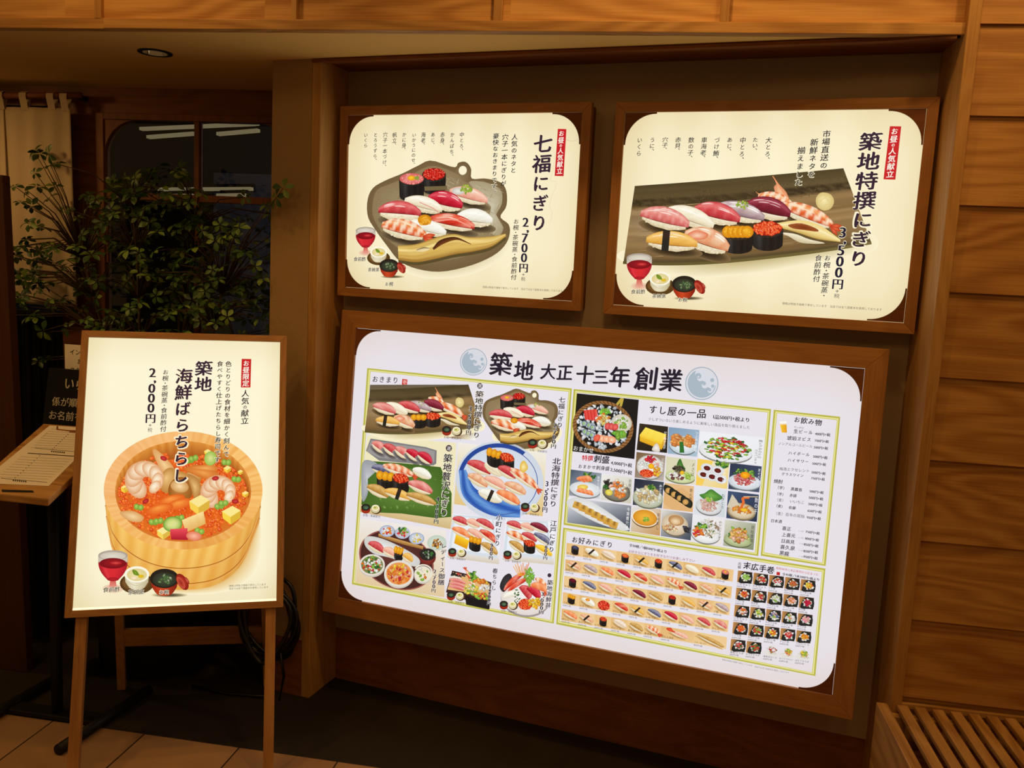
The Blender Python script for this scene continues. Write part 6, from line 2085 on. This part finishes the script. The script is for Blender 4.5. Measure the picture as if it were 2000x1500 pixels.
    GP = lambda u, v: (g0 * (1 - u) + g1 * u) * (1 - v) + (g3 * (1 - u) + g2 * u) * v
    kinds = ['g:saba', 'squid|', 'tai', 'g:salmon', 'roe|', 'g:ikura', 'saba|', 'white', 'tuna', 'g:toro',
             'clam|', 'aji', 'salmon', 'akami', 'kani', 'pink', 'ebi', 'deep', 'clam', 'roe|',
             'g:deep', 'saba', 'pink', 'clam', 'deep', 'eel', 'g:redroe', 'roe', 'clam|', 'aji',
             'g:uni', 'squid', 'redroe', 'kani', 'roe|', 'saba', 'akami', 'pink', 'tuna', 'otoro',
             'salmon', 'clam|', 'g:ikura', 'tai', 'eel', 'ebi', 'EBI', 'EEL']
    names = ['かっぱ', 'いか', 'たこ', 'とびこ', 'えんがわ', 'たらこ', 'いわし', 'いか', 'サーモン', 'ネギトロ', '赤貝ひも', 'いわし', '生サーモン', 'まぐろ', '炙りサーモン', '甘えび', '海老', 'かつお', '赤貝', '数の子', 'なっとう', '小肌', 'たい', '石垣貝', 'まあじ', '穴子', 'いくら', '平貝', '白みる', '〆鯖', 'うに', 'いかうに', 'こぼれいくら', 'ずわい蟹', '子持昆布', 'しめさば', '中とろ', '炙りとろ', 'かんぱち', '大とろ', 'ぼたん', 'あわび', 'いくら', 'のどぐろ', '煮穴子', '車海老', 'ぼたん海老', '穴子一本にぎり']
    prices = ['100円+税'] * 7 + ['150円+税'] * 3 + ['200円+税'] * 4 + ['250円+税'] * 6 + ['300円+税'] * 10 + ['350円+税'] + ['400円+税'] * 6 + ['500円+税'] * 3 + ['600円+税'] * 7 + ['800円+税']
    i = 0
    for r in range(5):
        spans = [(k / 10, (k + 1) / 10) for k in range(10)] if r < 4 else [(k / 10, (k + 1) / 10) for k in range(6)] + [(.6, .8), (.8, 1.0)]
        for u0, u1 in spans:
            kd = kinds[i]
            v0, v1 = r / 5, r / 5 + .140
            a.lay = L0
            a.cell([GP(u0, v0), GP(u1 + .0005, v0), GP(u1 + .0005, v1), GP(u0, v1)])
            tone = ((232, 190, 124), (226, 182, 116), (236, 200, 140))[(i * 7) % 3]
            a.patch([(0, 0), (1, 0)], [(0, 1), (1, 1)], lambda s_, t: mixc(tone, (240, 206, 156), s_ * .4 + .2 * t), 3, 2)
            sd = ((176, 128, 72), (228, 188, 124))
            if kd.startswith('g:'):
                a.ell(.52, .86, .34, .16, sd[0], sd[1], n=14, rings=2)
                gunkan(a, .52, .32, .23, .19, .42, kd[2:], .35, small=True, seed=i)
            elif kd == 'redroe':
                roe(a, .48, .55, .36, .42, .07, (240, 90, 60), (200, 30, 20), 30, 4)
            elif kd == 'EBI':
                nigiri(a, (.3, .3), (.8, .72), .34, 'pink', 9, 4, shade=sd)
                a.blob([(.16, .12), (.3, .02), (.36, .2), (.46, .34), (.34, .36), (.22, .3)], (236, 96, 60), (206, 60, 30), 14, 1)
            elif kd == 'EEL':
                nigiri(a, (.1, .2), (.9, .92), .3, 'eel', 10, 5, shade=sd, seed=1)
            else:
                b_ = kd.endswith('|')
                jit = ((i * 37) % 10 - 5) * .008
                nigiri(a, (.12, .26 + jit), (.90, .74 + jit), .46, kd.rstrip('|'), 9, 5, shade=sd, band=.45 if b_ else None, seed=i)
                if kd == 'squid' and i > 20:
                    a.ell(.5, .3, .14, .13, (246, 180, 60), (220, 120, 20), n=10, rings=1)
            a.cell([GP(u0, v0), GP(u1, v0), GP(u1, v0 + .2), GP(u0, v0 + .2)])
            a.row(names[i], (.04, .61), (.04 + min(.62, .15 * len(names[i])) * (.6 if kd in ('EBI', 'EEL') else 1), .61), 'plain', (66, 48, 40))
            a.row(prices[i], (.03, .785), (.03 + (.5 if kd not in ('EBI', 'EEL') else .26), .785), 'plain', (70, 62, 66))
            a.cell(None)
            i += 1

    # ---- hand rolls
    a.lay = L0
    a.col('元祖', c5((117, 822)), c5((112, 856)), 'brush', (50, 44, 50), .95)
    a.row('末広手巻', c5((134, 836)), c5((292, 866)), 'heavy', (46, 40, 50))
    a.row('昭和46年に末広寿司から広まった', c5((300, 852)), c5((514, 886)), 'thin', (196, 40, 50))
    a.poly(c5((303, 871), (320, 874), (318, 890), (301, 887)), (190, 40, 40))
    a.row('全45種／1本200円+税より', c5((332, 882)), c5((520, 912)), 'serif', (60, 54, 60))
    h0, h1, h2, h3 = [np.array(c5(p)) for p in ((104, 864), (502, 918), (466, 1348), (64, 1296))]
    HP = lambda u, v: (h0 * (1 - u) + h1 * u) * (1 - v) + (h3 * (1 - u) + h2 * u) * v
    fill = [(GRN, (170, 206, 110)), (WHT, BRN, RED), (WHT, RED, BRN), ((206, 100, 60), BRN), (ORG, YEL), (ORG, RED), (RED, BRN, WHT), (WHT, (214, 206, 170), GRN), (PNK, ORG), (RED, (190, 30, 60)),
            (ORG, WHT, RED), (GRN, YEL, WHT), ((90, 100, 150), GRN, PNK), (ORG, WHT, GRN), (PNK, (240, 130, 150)), (ORG, (240, 90, 40)), (RED, GRN, BRN), (ORG, RED, YEL), (RED, PNK), ((250, 160, 40), ORG),
            (RED, PNK, DGR), (RED, BRN, DGR), (WHT, RED, BRN), (GRN, (240, 130, 80), YEL), (GRN, (180, 150, 90), YEL)]
    nm2 = ['いかきゅう', 'かんぴょう', 'げそ', '塩から', 'たくあん', 'とびこ', '納豆', 'えんがわ', 'サーモン', '鉄火', 'ひもきゅう', 'おしんこ', 'ねぎさば', '穴きゅう', '甘えび', 'いくら', 'ねぎとろ', 'とろたく', 'すじこ', 'うにいくら', '海老サラダ', 'まぐろサラダ', '海老天ロール', 'まぐろアボカド', 'ほたてサラダ']
    pr2 = ['200円+税'] * 8 + ['300円+税'] * 4 + ['400円+税'] * 4 + ['500円+税'] * 5 + ['600円+税'] * 4
    for i in range(25):
        r, k = divmod(i, 5)
        a.lay = L0
        v0 = r / 5
        gap = 0 if r < 4 else (-.008 if k < 2 else .012)
        u0 = k / 5 + gap
        a.cell([HP(u0 + .008, v0), HP(u0 + .192, v0), HP(u0 + .192, v0 + .135), HP(u0 + .008, v0 + .135)])
        if r < 4 or k < 2:
            a.patch([(0, 0), (1, 0)], [(0, 1), (1, 1)], lambda s_, t: mixc((196, 140, 80), (60, 46, 34), min(1, s_ * 1.2)), 4, 3)
            a.blob([(.1, 1), (.3, .2), (.6, .02), (1.0, .2), (1.0, .9), (.7, 1.0)], (54, 56, 54), (30, 32, 32), 16, 1)
        else:
            a.ell(.5, .8, .5, .24, (226, 222, 214), n=16, rings=1)
        scatter(a, (WHT, (236, 226, 206)), 18, .58, .5, .3, .34, .06, .1, i)
        scatter(a, fill[i], 22, .58, .48, .22, .24, .05, .1, i + 50)
        a.cell([HP(u0 + .008, v0), HP(u0 + .192, v0), HP(u0 + .192, v0 + .2), HP(u0 + .008, v0 + .2)])
        a.row(nm2[i] + ('巻' if len(nm2[i]) < 5 else ''), (.0, .76), (min(.95, .16 * (len(nm2[i]) + 1)), .76), 'plain', (62, 54, 56))
        a.row(pr2[i], (.0, .91), (.62, .91), 'plain', (70, 62, 66))
        a.cell(None)
    a.lay = L0
    a.row(FOOT, c5((26, 1314)), c5((180, 1346)), 'plain', (120, 114, 114))
    a.row('当店では全て国産米を使用しております', c5((190, 1350)), c5((366, 1382)), 'plain', (120, 114, 114))


# ------------------------------------------------------------------ putting the signs up
U = 2.69
up3 = np.array([0, 0, 1.0])


def niche_plane(e, z, d0, d1, h):
    """sign plane: bottom edge at depth d0, top edge at depth d1 along N"""
    O = E * e + N * d0 + up3 * z
    ev = N * (d1 - d0) + up3 * h
    return Plane(O, E, ev / np.linalg.norm(ev)), np.linalg.norm(ev)


for nm, lab, e0, e1, z0, z1, fwd, fn in (
        ('menu_sign', 'backlit cream menu sign with the leaf-shaped plate of sushi, upper left in the niche', -.6074, -.2768, -.0465, .1934, .0033, art_left),
        ('menu_sign', 'backlit cream menu sign with the long wooden-looking plate of sushi, upper right in the niche', -.2491, .0857, -.0476, .1930, 0.0, art_right)):
    pl_, h_ = niche_plane(e0 * U, CAM_H + z0 * U, U, U - fwd * U, (z1 - z0) * U)
    w_ = (e1 - e0) * U
    t = thing(nm, lab, 'sign', matrix=pl_.matrix(w_), group='upper menu signs')
    make_sign(t, pl_, w_, h_, .030, .078, True, fn, cream)

pl_, h_ = niche_plane(-.5993 * U, CAM_H - .4662 * U, U - .0327 * U, U, (.4662 - .065) * U)
w_ = (.5993 + .0639) * U
t = thing('menu_board', 'large white backlit menu board crowded with dishes and prices, below the two signs', 'sign', matrix=pl_.matrix(w_))
MB().hexa([(-w_ / 2 + .1, .05, .12), (w_ / 2 - .1, .05, .12), (w_ / 2 - .1, .16, .12), (-w_ / 2 + .1, .16, .12), (-w_ / 2 + .1, .05, .9), (w_ / 2 - .1, .05, .9), (w_ / 2 - .1, .075, .9), (-w_ / 2 + .1, .075, .9)]).build('wall_mount', M['black'], t)
make_sign(t, pl_, w_, h_, .060, .07, True, art_board, lambda x, y: mixc((232, 228, 238), (226, 212, 206), min(1, max(0, .1 + .9 * max(0, abs(y - .5) * 2 - .72) * 2.4 + .5 * max(0, abs(x - .5) * 2 - .85) * 3))), inset=.012, rad=.088)

# easel sign: leaning light box on four legs
TLq, TRq, BLq = np.array([-1.77817691, 2.50716867, CAM_H - .26216952]), np.array([-1.20296859, 2.76414217, CAM_H - .26214295]), np.array([-1.66483167, 2.23298281, CAM_H - 1.09596193])
eu = (TRq - TLq) / np.linalg.norm(TRq - TLq)
ev = TLq - BLq
ev = ev - eu * (ev @ eu)
h_ = np.linalg.norm(ev)
ev /= h_
w_ = .63
pl_ = Plane(BLq, eu, ev)
t = thing('easel_sign', 'leaning backlit poster of a wooden tub of seafood rice on an easel stand', 'sign', matrix=pl_.matrix(w_))
M['easel_x'] = wood('easel_frame_across', (150, 100, 54), (200, 146, 88), 0, 1.5, .5, .6)
M['easel_z'] = wood('easel_frame_upright', (150, 100, 54), (200, 146, 88), 2, 1.5, .5, .6)
make_sign(t, pl_, w_, h_, .021, .05, False, art_easel, lambda x, y: mixc((252, 244, 212), (232, 216, 170), min(1, max(0, .9 * max(0, .12 - x) * 8 * .6 + max(0, x - .9) * 5 + max(0, .14 - y) * 4 + max(0, y - .88) * 4))), inset=.008, mats=('easel_x', 'easel_z'))  # light box falloff toward the edges painted into the background colour
MB().box(-w_ / 2 + .020, w_ / 2 - .020, .0062, .0068, .020, .0275).build('edge_glow', mat('leak_glow', (250, 236, 190), .5, emit=(255, 244, 206), strength=1.1), t)  # glowing strip added for light leaking along the bottom of the sheet
inv = np.array(t.matrix_world.inverted())
loc = lambda p: (inv @ np.array([*p, 1.0]))[:3]
dn = inv[:3, :3] @ np.array([0, 0, -1.0])
zlen = (BLq[2] - .0) / ev[2]
for x in (-w_ / 2 + .044, w_ / 2 - .038):
    foot = MB()
    foot.beam((x, .030, .5), (x, .030, -zlen + .0), (.0155, 0, 0), (0, .016, 0))
    foot.build('front_leg', M['easel_z'], t, bevel=.0015)
F1, F2 = at(238, 1345, (0, 0, 1), 0), at(522, 1338, (0, 0, 1), 0)
for sgn, Fp in ((-1, F1), (1, F2)):
    top_ = np.array([sgn * (w_ / 2 - .085), .075, h_ - .18])
    rl_ = MB().beam(top_, loc(Fp), (.014, 0, 0), (0, .012, .004)).build('rear_leg', M['easel_z'], t, bevel=.0015)
    MB().tube([top_ + (-sgn * .0, -.05, .0), top_ + (0, .004, 0)], .008, 10).build('hinge', M['black'], rl_)
a_, b_ = loc(F1 + (TLq * .0) + up3 * .215), loc(F2 + up3 * .215)
rl1 = np.array([-(w_ / 2 - .085), .075, h_ - .18])
rl2 = np.array([(w_ / 2 - .085), .075, h_ - .18])
f1, f2 = loc(F1), loc(F2)
q1, q2 = f1 + (rl1 - f1) * .19, f2 + (rl2 - f2) * .19
dv = (rl1 - f1) / np.linalg.norm(rl1 - f1)
MB().beam(q1, q2, dv * .034, np.cross(dv, (1, 0, 0)) * .008).build('cross_bar', M['easel_x'], t, bevel=.0015)

# coiled black flex hanging behind the easel
cc = np.array([*(at(522, 1215, (0, 1, 0), 2.80))])
ck = thing('cable_coil', 'coiled black power cable hanging behind the right side of the easel sign', 'cable', tuple(cc))
rs_ = np.random.RandomState(2)
for k in range(6):
    P_ = []
    ra, rz = .090 + .003 * k, .130 + .004 * k
    ox, oz = rs_.uniform(-.008, .008), rs_.uniform(-.012, .012)
    for j in range(34):
        q_ = j / 34 * 2 * math.pi
        P_.append((ox + ra * math.cos(q_) + .02 * math.sin(q_ * 2 + k), -.02 + .012 * k + .01 * math.sin(q_ + k), oz + rz * math.sin(q_)))
    MB().tube(P_, .0075, 8, closed=True).build('loop', M['rubber'], ck, smooth=True)
MB().tube([(.05, .0, -.10), (.062, .01, -.2), (.04, .015, -.32), (-.01, .01, -cc[2] + .012), (-.15, .0, -cc[2] + .008), (-.3, .02, -cc[2] + .008)], .0055, 8).build('lead', M['rubber'], ck, smooth=True)
MB().tube([(-.0, -.03, .12), (-.05, -.09, .15)], .005, 6).build('hook', M['black'], ck)

bpy.data.objects.remove(_to)
